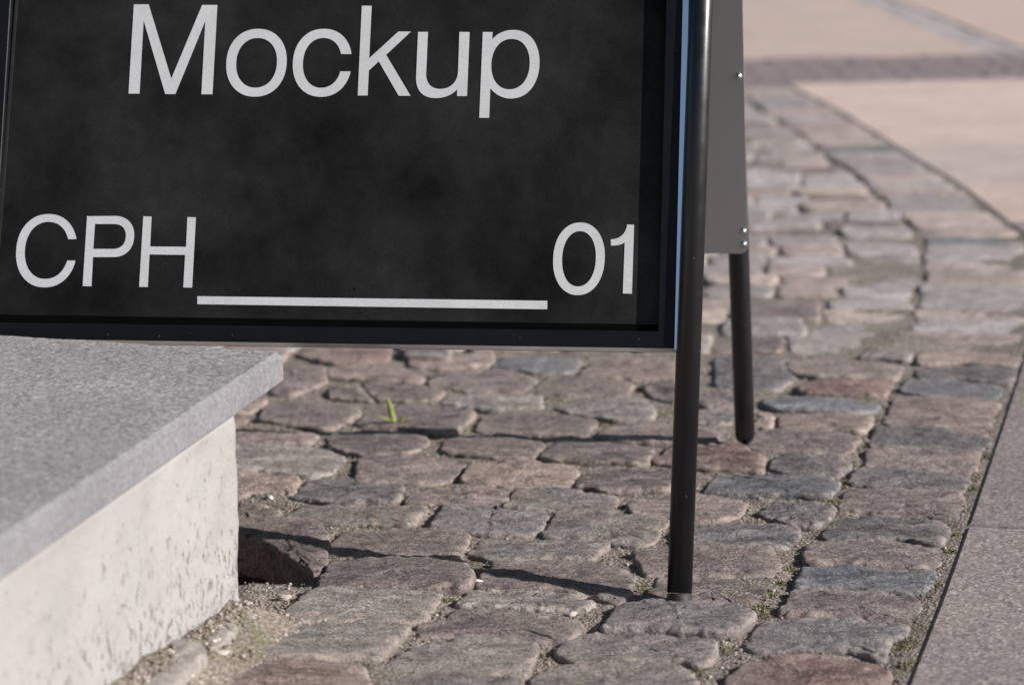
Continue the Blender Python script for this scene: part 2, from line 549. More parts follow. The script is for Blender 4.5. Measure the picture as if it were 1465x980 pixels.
G('r', (205, 700), (320, 617), (500, 612), (700, 622), (835, 680), (812, 762), (640, 748), (460, 738))
H('t', (98, 445), (300, 427), (612, 447), (602, 500), (560, 548), (320, 532), (98, 520))
H('p', (-70, 575), (0, 526), (330, 536), (548, 570), (482, 660), (400, 667), (320, 655), (0, 645), (-78, 625))
H('s', (15, 352), (300, 336), (662, 366), (642, 420), (500, 437), (100, 420), (5, 392))
H('p', (145, 150), (400, 126), (800, 160), (745, 240), (580, 240), (280, 235), (150, 212))
H('r', (235, 262), (400, 244), (742, 247), (682, 342), (480, 335), (208, 322))
G('d', (560, 115), (780, 108), (930, 130), (1002, 240), (890, 308), (700, 305), (560, 270))
H('t', (882, 105), (1160, 76), (1458, 112), (1432, 180), (1100, 156), (870, 168))
H('l', (545, 125), (600, 70), (785, 75), (832, 110), (815, 147), (700, 135))
H('d', (860, 180), (1100, 166), (1425, 190), (1392, 290), (1060, 238), (868, 226))
H('s', (800, 250), (1000, 240), (1345, 292), (1322, 362), (960, 340), (778, 312))
H('t', (740, 352), (900, 336), (1325, 376), (1285, 510), (1222, 556), (900, 520), (678, 492))
H('d', (640, 512), (860, 512), (1292, 572), (1242, 645), (850, 626), (600, 612))
H('p', (590, 640), (860, 632), (1215, 662), (1192, 772), (900, 752), (578, 722))
H('d', (530, 747), (700, 727), (950, 757), (1172, 792), (1122, 872), (850, 866), (478, 832))
H('p', (470, 872), (700, 862), (1112, 886), (1132, 942), (1092, 1030), (800, 1000), (425, 965))
E_('p', (200, 392), (440, 372), (700, 392), (722, 440), (600, 502), (520, 522), (380, 497), (155, 472))
E_('p', (765, 412), (1000, 382), (1362, 422), (1352, 462), (1242, 556), (1100, 550), (960, 507), (698, 502))
E_('p', (-40, 532), (420, 542), (485, 562), (440, 602), (200, 606), (-40, 606))
E_('q', (545, 560), (760, 532), (1050, 542), (1112, 582), (1060, 642), (900, 672), (760, 682), (560, 622))
E_('l', (-40, 618), (300, 612), (520, 622), (642, 682), (560, 762), (450, 790), (200, 760), (-40, 762))
E_('q', (720, 692), (960, 674), (1312, 722), (1242, 802), (1080, 832), (960, 822), (695, 812))
E_('d', (440, 802), (700, 800), (962, 852), (932, 930), (600, 937), (338, 902))
E_('t', (-40, 772), (200, 772), (382, 802), (342, 882), (200, 872), (-40, 900))
F('p', (-62, 902), (60, 852), (280, 832), (512, 862), (472, 952), (260, 952), (-82, 932))
F('p', (370, 442), (700, 432), (1002, 472), (922, 560), (640, 542), (315, 532))
F('l', (735, 402), (900, 356), (1240, 360), (1318, 412), (1292, 474), (1100, 476), (860, 432))
F('p', (985, 572), (1080, 502), (1350, 492), (1600, 516), (1692, 542), (1640, 592), (1400, 600), (1050, 586))
F('p', (145, 582), (330, 552), (580, 556), (692, 602), (640, 682), (580, 692), (400, 682), (128, 652))
F('q', (760, 592), (850, 578), (1302, 622), (1262, 722), (1080, 712), (800, 706), (668, 682))
F('t', (300, 732), (560, 694), (892, 742), (832, 850), (620, 856), (500, 848), (228, 812))
F('q', (895, 782), (1080, 728), (1400, 742), (1450, 800), (1390, 870), (1080, 872), (868, 842))
F('g', (560, 872), (760, 858), (1112, 902), (1080, 988), (860, 985), (468, 962))
G('p', (75, 955), (300, 887), (500, 897), (742, 927), (682, 1000), (560, 1030), (350, 1032), (100, 1005))
F('p', (55, 235), (240, 192), (500, 202), (655, 252), (592, 312), (300, 312), (48, 272))
F('s', (450, 142), (600, 112), (902, 132), (862, 202), (700, 212), (408, 182))
F('p', (660, 282), (760, 222), (1195, 262), (1162, 342), (1060, 342), (760, 340), (598, 322))
F('t', (900, 216), (980, 152), (1420, 140), (1445, 240), (1200, 250))
F('l', (115, 372), (200, 327), (680, 340), (685, 408), (430, 416), (278, 396))
F('q', (1255, 282), (1430, 247), (1510, 330), (1420, 370), (1290, 342))
G('q', (470, 332), (560, 304), (690, 310), (740, 385), (560, 396), (460, 382))
G('g', (460, 425), (640, 410), (715, 470), (560, 490), (450, 482))
G('t', (760, 432), (870, 428), (880, 490), (860, 512), (760, 505))
E_('p', (290, 182), (520, 172), (530, 260), (330, 332), (220, 322))
E_('q', (556, 292), (720, 296), (790, 362), (556, 342))
E_('p', (740, 262), (960, 268), (1205, 302), (1150, 362), (1000, 372), (800, 352))
E_('t', (560, 174), (900, 170), (1085, 242), (1050, 275), (740, 250), (538, 232))
E_('r', (420, 62), (640, 40), (885, 62), (880, 142), (600, 162), (378, 112))
E_('d', (1000, 62), (1218, 62), (1220, 112), (978, 107), dz=0.008)
E_('t', (1000, 122), (1230, 120), (1465, 92), (1460, 172), (1180, 190), (1000, 172))

def area2(p):
    return sum(p[i][0] * p[(i + 1) % len(p)][1] - p[(i + 1) % len(p)][0] * p[i][1] for i in range(len(p))) / 2

STONES = []       # (kind, [xy...] ccw, dz, traced)
for kind, pts, dz in T:
    q = [on_ground(x, y, dz - 0.002 if dz < 0.03 else 0.0) for x, y in pts]
    q = [(p.x, p.y) for p in q]
    if area2(q) < 0:
        q = q[::-1]
    STONES.append((kind, q, dz, True))

def inside(x, y, poly):
    c = False
    j = len(poly) - 1
    for i in range(len(poly)):
        xi, yi = poly[i]
        xj, yj = poly[j]
        if (yi > y) != (yj > y) and x < (xj - xi) * (y - yi) / (yj - yi) + xi:
            c = not c
        j = i
    return c

BOX = []
def index_box(p):
    xs = [a[0] for a in p]
    ys = [a[1] for a in p]
    return (min(xs), min(ys), max(xs), max(ys))
BOX = [index_box(s[1]) for s in STONES]

def covered(x, y, pad=0.0):
    for (k, q, dz, t), b in zip(STONES, BOX):
        if b[0] - pad <= x <= b[2] + pad and b[1] - pad <= y <= b[3] + pad:
            if inside(x, y, q):
                return True
            if pad and any(inside(x + pad * a, y + pad * c, q) for a, c in ((1, 0), (-1, 0), (0, 1), (0, -1))):
                return True
    return False

def step_side(x, y):
    """distance to the right of the step's plinth face"""
    return (Vector((x, y, 0)) - PC).dot(E_NRM)

# the border course along the curved edge, beyond the traced stretch
RB = random.Random(23)
yb_ = on_level(1310, 502, 0).y
while yb_ < Y_FAR - 0.05:
    dl = RB.uniform(0.098, 0.128)
    if yb_ + dl > Y_FAR - 0.01:
        break
    wv_ = RB.uniform(0.178, 0.196)
    pts_ = []
    for yy, off in ((yb_ + .002, 0.012), (yb_ + .002, 0.012 + wv_), (yb_ + dl - .002, 0.012 + wv_ + RB.uniform(-.008, .008)), (yb_ + dl - .002, 0.012)):
        e0, e1 = edge_x(yy - 0.2), edge_x(yy + 0.2)
        tdir = Vector((e1 - e0, 0.4)).normalized()
        pts_.append(tuple(Vector((edge_x(yy), yy)) + Vector((-tdir.y, tdir.x)) * off))
    if area2(pts_) < 0:
        pts_ = pts_[::-1]
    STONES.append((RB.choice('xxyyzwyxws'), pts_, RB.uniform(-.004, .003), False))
    yb_ += dl + 0.003
BOX = [index_box(s_[1]) for s_ in STONES]

# fill what the tracing leaves open (behind the sign, far field) course by course
ROW = Vector((1, -0.11)).normalized()
PERP = Vector((-ROW.y, ROW.x))
KINDS = 'pppptttqgllldssrb'
ALLK = 'pqtgldsrbxyzw'
fills = []
t0 = 1.55
while t0 < Y_FAR + 0.2:
    hgt = random.uniform(0.098, 0.124)
    s = -1.9 if t0 > 2.9 else -0.6
    run = None
    def free(sv):
        for tt in (0.15, 0.5, 0.85):
            p = ROW * sv + PERP * (t0 + hgt * tt)
            if p.y > Y_FAR - 0.02 or p.x > edge_x(p.y) - 0.02 or p.y < 1.5:
                return False
            if step_side(p.x, p.y) < 0.16 and p.y < 2.90:
                return False
            if covered(p.x, p.y, 0.012):
                return False
        return True
    cells = []
    sv = s
    while sv < 2.3:
        ok = free(sv)
        if ok and run is None:
            run = sv
        if (not ok) and run is not None:
            cells.append((run, sv))
            run = None
        sv += 0.01
    if run is not None:
        cells.append((run, sv))
    for a, b in cells:
        wd = b - a
        if wd < 0.085:
            continue
        n = max(1, round(wd / random.uniform(0.13, 0.175)))
        cuts = [a + wd * (i + (random.uniform(-.16, .16) if 0 < i < n else 0)) / n for i in range(n + 1)]
        for c0, c1 in zip(cuts, cuts[1:]):
            gp = 0.0035
            jj = lambda: random.uniform(-0.006, 0.006)
            gx = 0.008
            loc = [(c0 + gx + jj(), t0 + gp + jj()), ((c0 + c1) / 2, t0 + gp + jj() * .7), (c1 - gx + jj(), t0 + gp + jj()), (c1 - gx + jj(), t0 + hgt - gp + jj()), ((c0 + c1) / 2, t0 + hgt - gp + jj() * .7), (c0 + gx + jj(), t0 + hgt - gp + jj())]
            q = [tuple(ROW * u + PERP * v) for u, v in loc]
            if area2(q) < 0:
                q = q[::-1]
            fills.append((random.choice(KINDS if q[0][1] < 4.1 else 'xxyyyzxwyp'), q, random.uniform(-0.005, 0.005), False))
    t0 += hgt + 0.004
def in_frame(q):
    cx = sum(p[0] for p in q) / len(q)
    cy = sum(p[1] for p in q) / len(q)
    d = Vector((cx, cy, 0)) - EYE
    z = d.dot(FWD)
    px = PW / 2 + FPX * d.dot(RIGHT) / z
    py = PH / 2 - FPX * d.dot(UP) / z
    hid = (px < 1000 and py < 480)
    return -30 < px < 1500 and -30 < py < 1010 and not hid
vis = [f for f in fills if in_frame(f[1])]
hid = [f for f in fills if not in_frame(f[1])]
vis.sort(key=lambda f: f[1][0][1])
STONES += vis + hid
BOX = [index_box(s_[1]) for s_ in STONES]

# ------------------------------------------------------------------ a cobble
def outline(q, n, jitter):
    P_ = [Vector(p) for p in q]
    per = [(P_[(i + 1) % len(P_)] - P_[i]).length for i in range(len(P_))]
    tot = sum(per)
    out = []
    for k in range(n):
        d = tot * k / n
        i = 0
        while d > per[i]:
            d -= per[i]
            i += 1
        out.append(P_[i].lerp(P_[(i + 1) % len(P_)], d / per[i]))
    sm = 0.36 if n > 60 else 0.15
    for _ in range(2 if n > 60 else 1):
        out = [out[i] * (1 - 2 * sm) + (out[i - 1] + out[(i + 1) % n]) * sm for i in range(n)]
    res = []
    for i, p in enumerate(out):
        tdir = (out[(i + 1) % n] - out[i - 1]).normalized()
        nn = Vector((tdir.y, -tdir.x))
        d = noise.noise((p.x * 34, p.y * 34, 1.3)) * jitter * 0.5 + noise.noise((p.x * 95, p.y * 95, 4.3)) * jitter * 0.38 + noise.noise((p.x * 260, p.y * 260, 2.3)) * jitter * 0.38 + 0.0044 + 0.0016 * abs(nn.y)
        res.append(p + nn * d)
    return res

def stone_geometry(q, dz, n=44, rng=random, dome=None, boulder=False):
    out = outline(q, n, 0.0045)
    cen = sum(out, Vector((0, 0))) / n
    nr = []
    for i in range(n):
        tdir = (out[(i + 1) % n] - out[i - 1]).normalized()
        nr.append(Vector((-tdir.y, tdir.x)))       # inwards (ccw outline)
    half = min((max(p.x for p in out) - min(p.x for p in out)), (max(p.y for p in out) - min(p.y for p in out))) / 2
    dome = rng.uniform(-0.001, 0.0025) if dome is None else dome
    tx, ty = rng.uniform(-0.03, 0.03), rng.uniform(-0.05, 0.03)
    seed = rng.uniform(0, 50)
    rings = [(0.0, -0.05), (0.0, -0.0085), (0.0008, -0.0036), (0.0024, -0.0011), (0.0055, -0.0002), (0.011, 0.0)]
    if boulder:
        bvs, be, bd, bf = [], [], [], []
        cc = cen
        prof = (1.0, 0.99, 0.965, 0.93, 0.88, 0.81, 0.72, 0.6, 0.46, 0.3, 0.15)
        for f in prof:
            for p in out:
                q_ = cc + (p - cc) * f
                z = -0.055 + (dz + 0.055) * (1 - f ** 4.2) ** (1 / 2.6) if f < 1 else -0.055
                r_ = noise.noise((q_.x * 30, q_.y * 30, z * 30)) * 0.004 + noise.noise((q_.x * 90, q_.y * 90, z * 90)) * 0.0015
                dirv = (p - cc).normalized() * r_ * (0.8 if f > .7 else .2)
                bvs.append(Vector((q_.x + dirv.x, q_.y + dirv.y, z + r_ * .8)))
                be.append(0.0)
                bd.append(max(0.0, min(0.8, (0.0 - z) * 40)))
        bvs.append(Vector((cc.x, cc.y, dz)))
        be.append(0.0)
        bd.append(0.0)
        for r in range(len(prof) - 1):
            for i in range(n):
                j = (i + 1) % n
                bf.append((r * n + i, r * n + j, (r + 1) * n + j, (r + 1) * n + i))
        for i in range(n):
            bf.append(((len(prof) - 1) * n + i, (len(prof) - 1) * n + (i + 1) % n, len(bvs) - 1))
        return bvs, bf, be, bd, Vector((cc.x, cc.y, 0))
    vs, edge, dirt = [], [], []
    zc = rise(cen.x, cen.y) + dz
    def z_top(p, d):
        z = rise(p.x, p.y) * 0.5 + rise(cen.x, cen.y) * 0.5 + dz + dome * smooth(d / max(half, 0.02)) + (p.x - cen.x) * tx + (p.y - cen.y) * ty
        z += noise.noise((p.x * 24 + seed, p.y * 34, seed)) * 0.0030 + noise.noise((p.x * 60, p.y * 80 + seed, seed)) * 0.0019 + (abs(noise.noise((p.x * 85 + seed, p.y * 190, seed + 4))) - 0.2) * -0.0022 + noise.noise((p.x * 170, p.y * 320 + seed, seed)) * 0.0011
        return z
    def add(p, z, e, dd):
        vs.append(Vector((p.x, p.y, z)))
        edge.append(e)
        dirt.append(dd)
    prev = None
    for ri, (ins, drop) in enumerate(rings):
        for i in range(n):
            ins2 = min(ins, half * 0.42)
            p = out[i] + nr[i] * ins2
            if ri == 0:
                p = out[i] - (cen - out[i]) * 0.0
            chip = max(0, noise.noise((out[i].x * 70 + seed, out[i].y * 70, 9.1)) - 0.15) * 0.009 * (0, 0, 1, 1, 0.8, 0.45)[ri]
            add(p, z_top(p, ins2) + drop - chip, (0, 0.3, 1, 1, 0.9, 0.6)[ri], (1, 0.55, 0.1, 0.0, 0, 0)[ri])
    base = (len(rings) - 1) * n
    last = [vs[base + i].xy for i in range(n)]
    FR = (0.87, 0.73, 0.59, 0.45, 0.30, 0.15) if n > 40 else (0.72, 0.42, 0.16)
    for f in FR:
        for i in range(n):
            p = cen + (last[i] - cen) * f
            d = half * (1 - f * 0.82)
            add(p, z_top(p, d), 0.25 if f > 0.8 else 0, 0)
    add(cen, z_top(cen, half), 0, 0)
    R_ = len(rings) + len(FR)
    fs = []
    for r in range(R_ - 1):
        for i in range(n):
            j = (i + 1) % n
            fs.append((r * n + i, r * n + j, (r + 1) * n + j, (r + 1) * n + i))
    c = len(vs) - 1
    for i in range(n):
        fs.append(((R_ - 1) * n + i, (R_ - 1) * n + (i + 1) % n, c))
    return vs, fs, edge, dirt, Vector((cen.x, cen.y, zc))

def attrs(me, edge, dirt):
    a = me.attributes.new('edge', 'FLOAT', 'POINT')
    a.data.foreach_set('value', edge)
    a = me.attributes.new('dirt', 'FLOAT', 'POINT')
    a.data.foreach_set('value', dirt)

# ------------------------------------------------------------------ the cobbled street: bed of sand, stones as its pieces
HOLE = [on_level(px, py, 0.0).xy for px, py in ((300, 758), (352, 764), (400, 770), (436, 786), (452, 806), (458, 822), (448, 836), (420, 838), (385, 834), (340, 836), (300, 840))]
def bed_height(x, y):
    z = rise(x, y) - 0.0058 + 0.0016 * smooth((y - 3.7) / 0.8) + noise.noise((x * 13, y * 13, 0)) * 0.0050 * (1 - 0.5 * smooth((y - 3.7) / 0.8)) + noise.noise((x * 45, y * 45, 3)) * 0.0025
    de = edge_x(y) - x
    if de < 0.04:
        z = z * smooth(de / 0.04) - 0.001 * (1 - smooth(de / 0.04))
    if -0.40 < x < -0.15 and 2.70 < y < 3.1 and inside(x, y, HOLE):
        z -= 0.062
    d = step_side(x, y)
    if y < 2.95 and d < 0.2:
        along = (Vector((x, y, 0)) - PC).dot(E_DIR)
        top = (0.017 + 0.018 * max(0, along) + 0.012) * smooth((along + 0.05) / 0.10)
        if along > -0.05:
            z += top * smooth(1 - max(0, d) / 0.085) + noise.noise((x * 60, y * 60, 7)) * 0.004 * smooth(1 - d / 0.15)
    return z

def bed_mesh():
    vs, fs = [], []
    ys = []
    y = 1.5
    while y < Y_FAR + 0.05:
        ys.append(y)
        y += 0.011 if y < 3.6 else 0.03
    rows = []
    for y in ys:
        x0, x1 = (-0.75, edge_x(y) + 0.03) if y < 3.6 else (-2.0, edge_x(y) + 0.03)
        rows.append((x0, x1))
    for part in (0, 1):
        sel = [i for i, y in enumerate(ys) if (y < 3.6) == (part == 0)]
        if part == 1:
            sel = [sel[0] - 1] + sel
        nx = 150 if part == 0 else 120
        b0 = len(vs)
        for i in sel:
            x0, x1 = rows[i]
            if part == 1:
                x0 = -2.0
            for k in range(nx + 1):
                x = x0 + (x1 - x0) * k / nx
                vs.append((x, ys[i], bed_height(x, ys[i])))
        for r in range(len(sel) - 1):
            for k in range(nx):
                a = b0 + r * (nx + 1) + k
                fs.append((a, a + 1, a + nx + 2, a + nx + 1))
    return mesh_from('cobbled_street', vs, fs)
street = link('cobbled_street', bed_mesh(), M_SAND, None, True)
tag(street, 'street of worn mixed grey, purple and pink cobblestones with sandy joints', None, None, 'structure')

joined = {}
count = 0
rng = random.Random(11)
for kind, q, dz, traced in STONES:
    far = min(p[1] for p in q) > 4.2
    n = (112 if min(p[1] for p in q) < 3.3 else 76) if traced and not far else (44 if not far else 30)
    count += 1
    vs, fs, ed, di, cen = stone_geometry(q, dz, n, rng, None, dz > 0.03)
    if kind == 'q' and traced and abs(dz - 0.006) < 1e-6 and cen.x < -0.15:
        di = [0.0] * len(di)
        ed = [e * 0.3 for e in ed]
    if count <= 298:
        me = mesh_from('cobblestone', [v - cen for v in vs], fs)
        attrs(me, ed, di)
        o = link('cobblestone', me, STONE[kind], street, True)
        o.location = cen
    else:
        J_ = joined.setdefault('x', ([], [], [], [], []))
        b = len(J_[0])
        J_[0].extend(vs)
        J_[1].extend([tuple(i + b for i in f) for f in fs])
        J_[2].extend(ed)
        J_[3].extend(di)
        J_[4].extend([ALLK.index(kind)] * len(fs))
for J_ in joined.values():
    me = mesh_from('distant_cobbles', J_[0], J_[1])
    attrs(me, J_[2], J_[3])
    for kc in ALLK:
        me.materials.append(STONE[kc])
    me.polygons.foreach_set('material_index', J_[4])
    o = link('distant_cobbles', me, None, street, True)
    o['kind'] = 'stuff'
print('stones', len(STONES), 'traced', len(T), 'visible fill', len(vis))

# flat lumps of old mortar at the foot of the step
def mort(pts, ox=60, oy=780, k=3.6625):
    q = [on_ground(ox + x / k, oy + y / k, 0.012) for x, y in pts]
    q = [(p.x, p.y) for p in q]
    if area2(q) < 0:
        q = q[::-1]
    cx = sum(p[0] for p in q) / len(q)
    cy = sum(p[1] for p in q) / len(q)
    vs, fs, ed, di, cen = stone_geometry(q, bed_height(cx, cy) - rise(cx, cy) - 0.0042, 30, rng, 0.001)
    me = mesh_from('mortar_lump', [v - cen for v in vs], fs)
    attrs(me, ed, di)
    o = link('mortar_lump', me, M_MORTAR, street, True)
    o.location = cen
    o['label'] = 'flat pale lump of old mortar beside the step'
mort([(965, 385), (1000, 342), (1085, 350), (1105, 402), (1010, 425)])
mort([(775, 505), (850, 432), (960, 440), (1005, 462), (985, 505), (895, 568), (820, 548)])
mort([(600, 640), (700, 560), (840, 585), (862, 605), (720, 725), (640, 790), (380, 800), (400, 725), (540, 700)])

# ------------------------------------------------------------------ smooth paving slabs beyond the curved edge
plaza_bed = mesh_from('pavement', [(EDGE[0].x + 0.004, EDGE[0].y, -0.03)] + [(p.x + 0.004, p.y, -0.03) for p in EDGE[1:]] + [(8, EDGE[-1].y, -0.03), (8, EDGE[0].y, -0.03)], [tuple(range(len(EDGE) + 2))])
pavement = link('pavement', plaza_bed, M_SAND)
tag(pavement, 'smooth stone slab pavement curving along the cobbles', None, None, 'structure')

def slab_prism(name, q, z0, z1, mat, parent, bev=0.004):
    """q ccw outline; bevelled top edge"""
    n = len(q)
    cen = sum((Vector(p) for p in q), Vector((0, 0))) / n
    vs, fs = [], []
    def ring(ins, z):
        for i in range(n):
            p = Vector(q[i])
            a = (Vector(q[i - 1]) - p).normalized()
            b = (Vector(q[(i + 1) % n]) - p).normalized()
            m = a + b
            if m.length < 0.05:
                m = Vector((-b.y, b.x))
            m.normalize()
            if m.dot(cen - p) < 0:
                m = -m
            s = max(0.35, abs(m.x * b.y - m.y * b.x))
            pp = p + m * (ins / s)
            vs.append((pp.x - cen.x, pp.y - cen.y, z))
    ring(0, z0)
    ring(0, z1 - bev)
    ring(bev * 0.4, z1 - bev * 0.35)
    ring(bev, z1)
    for r in range(3):
        for i in range(n):
            j = (i + 1) % n
            fs.append((r * n + i, r * n + j, (r + 1) * n + j, (r + 1) * n + i))
    fs.append(tuple(3 * n + i for i in range(n)))
    o = link(name, mesh_from(name, vs, fs), mat, parent)
    o.location = (cen.x, cen.y, 0)
    return o

def clip(q, a, nrm):
    """keep the part of polygon q where (p-a).nrm >= 0"""
    out = []
    for i in range(len(q)):
        p, r = Vector(q[i]), Vector(q[(i + 1) % len(q)])
        dp, dr = (p - a).dot(nrm), (r - a).dot(nrm)
        if dp >= 0:
            out.append(tuple(p))
        if (dp > 0) != (dr > 0) and abs(dp - dr) > 1e-9:
            out.append(tuple(p.lerp(r, dp / (dp - dr))))
    return out

def edge_pt(y):
    return Vector((edge_x(y), y))
def edge_dir(y):
    return (edge_pt(y + 0.25) - edge_pt(y - 0.25)).normalized()
y_seam1 = on_level(1380, 746, 0.006).y
y_seam2 = on_level(1455, 553, 0.006).y
y_seam3 = on_level(1385, 263, 0.006).y
y_seam4 = on_level(1330, 205, 0.006).y
stations = [y_seam1 - 1.5, y_seam1 - 0.76, y_seam1, y_seam2, y_seam2 + 0.8, y_seam2 + 1.6, y_seam3, y_seam4, (y_seam4 + Y_FAR) / 2, Y_FAR]
for i, (ya, yb) in enumerate(zip(stations, stations[1:])):
    da, db = edge_dir(ya), edge_dir(yb)
    na, nb = Vector((da.y, -da.x)), Vector((db.y, -db.x))
    if yb > 6.5:
        nb = Vector((1, 0))
    if ya > 6.5:
        na = Vector((1, 0))
    for c in range(3):
        w0, w1 = c * 0.95, c * 0.95 + 0.95
        g_ = 0.003
        ins = 0.0035 if c == 0 else g_
        inner = [edge_pt(ya + g_) + na * (w0 + ins)] if c else [edge_pt(ya + g_ + (yb - ya - 2 * g_) * k / 5) + (na.lerp(nb, k / 5)) * ins for k in range(6)][::-1]
        if c:
            inner = [edge_pt(yb - g_) + nb * (w0 + ins), edge_pt(ya + g_) + na * (w0 + ins)]
        q = [tuple(p) for p in inner] + [tuple(edge_pt(ya + g_) + na * (w1 - g_)), tuple(edge_pt(yb - g_) + nb * (w1 - g_))]
        if area2(q) < 0:
            q = q[::-1]
        mat = M_PAVER if ya < 4.9 else (M_PLAZA2 if (i % 2 == 0 and ya < 6.7) else M_PLAZA)
        slab_prism('paving_slab', q, -0.05, 0.0030 + 0.002 * ((i * 3 + c) % 3 - 1) * 0.5, mat, pavement)

# open square beyond: dark band of setts, a second band running off diagonally, pale slabs between
zs = 0.004
square = link('square', mesh_from('square', [(-14, Y_FAR, -0.03), (16, Y_FAR, -0.03), (16, 40, -0.03), (-14, 40, -0.03)], [(0, 1, 2, 3)]), M_SAND)
tag(square, 'open square of pale beige slabs crossed by bands of dark setts', None, None, 'structure')
da = on_level(1223, 0, 0).xy
dbb = on_level(1422, 83, 0).xy
ua = on_level(1289, 8, 0).xy
ubb = on_level(1465, 69, 0).xy
ldir = (da - dbb).normalized()
lnrm = Vector((-ldir.y, ldir.x))
if lnrm.x > 0:
    lnrm = -lnrm              # to the left of the diagonal band
bw = abs((ua - dbb).dot(lnrm)) * 0.5 + abs((ubb - dbb).dot(lnrm)) * 0.5
def setts(name, p0, dx, dy, nx, ny, lx, ly, mat, clips=()):
    vs, fs = [], []
    for i in range(nx):
        for j in range(ny):
            o = p0 + dx * (i * lx + (0.5 * lx if j % 2 else 0)) + dy * (j * ly)
            g_ = 0.0008
            q = [tuple(o + dx * g_ + dy * g_), tuple(o + dx * (lx - g_) + dy * g_), tuple(o + dx * (lx - g_) + dy * (ly - g_)), tuple(o + dx * g_ + dy * (ly - g_))]
            for a, nn in clips:
                q = clip(q, a, nn)
                if len(q) < 3:
                    break
            if len(q) < 3:
                continue
            cc = sum((Vector(p) for p in q), Vector((0, 0))) / len(q)
            zt = random.uniform(-0.003, 0.003)
            b = len(vs)
            n = len(q)
            for (f, z) in ((1, -0.05), (1, zt - 0.004), (0.94, zt)):
                for p in q:
                    v = cc + (Vector(p) - cc) * f
                    vs.append((v.x, v.y, z))
            for r in range(2):
                for k in range(n):
                    m_ = (k + 1) % n
                    fs.append((b + r * n + k, b + r * n + m_, b + (r + 1) * n + m_, b + (r + 1) * n + k))
            fs.append(tuple(b + 2 * n + k for k in range(n)))
    bm = bmesh.new()
    me = mesh_from(name, vs, fs)
    bm.from_mesh(me)
    o = from_bm(name, bm, mat, square)
    o['kind'] = 'stuff'
    return o
nrow = 7
setts('dark_setts', Vector((-4.0, Y_FAR)), Vector((1, 0)), Vector((0, 1)), 52, nrow, 0.19, (Y_BAND - Y_FAR) / nrow, M_BAND)
ndr = max(2, round(bw / 0.14))
setts('diagonal_setts', dbb - ldir * 2.0, ldir, -lnrm, 70, ndr, 0.19, bw / ndr, M_BAND2, [(Vector((0, Y_BAND)), Vector((0, 1)))])
for i in range(-3, 4):
    for j in range(0, 5):
        x0, y0 = i * 3.0 + 0.4, Y_BAND + j * 3.0
        cell = [(x0 + .002, y0 + .002), (x0 + 2.998, y0 + .002), (x0 + 2.998, y0 + 2.998), (x0 + .002, y0 + 2.998)]
        for side in (1, -1):
            a = dbb + lnrm * 0.004 if side == 1 else dbb - lnrm * (bw + 0.004)
            q = clip(cell, a, lnrm * side)
            if len(q) >= 3 and abs(area2(q)) > 0.01:
                if area2(q) < 0:
                    q = q[::-1]
                slab_prism('paving_slab', q, -0.04, zs, M_PLAZA if (j % 2 == 0) else M_PLAZA2, square)

# ------------------------------------------------------------------ the step: granite slab on a limewashed plinth
step = bpy.data.objects.new('stone_step', None)
COL.objects.link(step)
step.location = (PC.x - 0.15, PC.y - 0.4, 0)
tag(step, 'grey granite doorstep slab on a chipped white limewashed plinth', 'step')
Z_TOP = 0.28
SLAB_T = 0.0345
s_c = on_level(404, 502, Z_TOP)            # far right corner of the slab
s_b = on_level(-40, 475.3, Z_TOP)          # along its back edge
back = (s_b - s_c).normalized()
right_dir = (on_level(0, 772, Z_TOP) - s_c).normalized()
q = [s_c, s_c + back * 1.1, s_c + back * 1.1 + right_dir * 2.0, s_c + right_dir * 2.0]
def slab_mesh():
    cen = step.location
    bm = bmesh.new()
    n = 4
    def grow(ins, z):
        r = []
        for i in range(n):
            p, a, b = q[i], q[i - 1], q[(i + 1) % n]
            m = ((a - p).normalized() + (b - p).normalized()).normalized()
            s = abs(m.cross((b - p).normalized()).z)
            r.append(bm.verts.new((p + m * (ins / s)).xy.to_3d() + Vector((0, 0, z)) - Vector((cen.x, cen.y, 0))))
        return r
    MS = 260
    base_rings = [(0.001, Z_TOP - SLAB_T), (0.0, Z_TOP - SLAB_T + 0.002), (0.0, Z_TOP - 0.0065), (0.006, Z_TOP), (0.022, Z_TOP)]
    rings = []
    for ri, (ins, z) in enumerate(base_rings):
        cr = [v.co.copy() for v in grow(ins, z)]
        ring = []
        for i in range(4):
            a, b = cr[i], cr[(i + 1) % 4]
            for k in range(MS):
                p = a.lerp(b, k / MS)
                if ri in (2, 3):
                    p = p + Vector((noise.noise(p * 60 + Vector((5, 0, 0))) * 0.0006, noise.noise(p * 60 + Vector((0, 9, 0))) * 0.0006, noise.noise(p * 45) * 0.0005 + noise.noise(p * 150) * 0.0004 - 0.0002))
                ring.append(p)
        rings.append(ring)
    bm.free()
    bm = bmesh.new()
    br = [[bm.verts.new(p) for p in ring] for ring in rings]
    nn_ = 4 * MS
    for k in range(4):
        for i in range(nn_):
            j = (i + 1) % nn_
            bm.faces.new((br[k][i], br[k][j], br[k + 1][j], br[k + 1][i]))
    corner = [br[4][i * MS] for i in range(4)]
    bm.faces.new(br[4])
    bm.faces.new(br[0][::-1])
    bmesh.ops.recalc_face_normals(bm, faces=bm.faces)
    me = bpy.data.meshes.new('slab')
    bm.to_mesh(me)
    bm.free()
    me.materials.append(M_SLAB)
    me.materials.append(M_SLAB_EDGE)
    for p in me.polygons:
        p.material_index = 0 if p.normal.z > 0.93 else 1
    o = link('slab', me, None, step)
    return o
slab = slab_mesh()

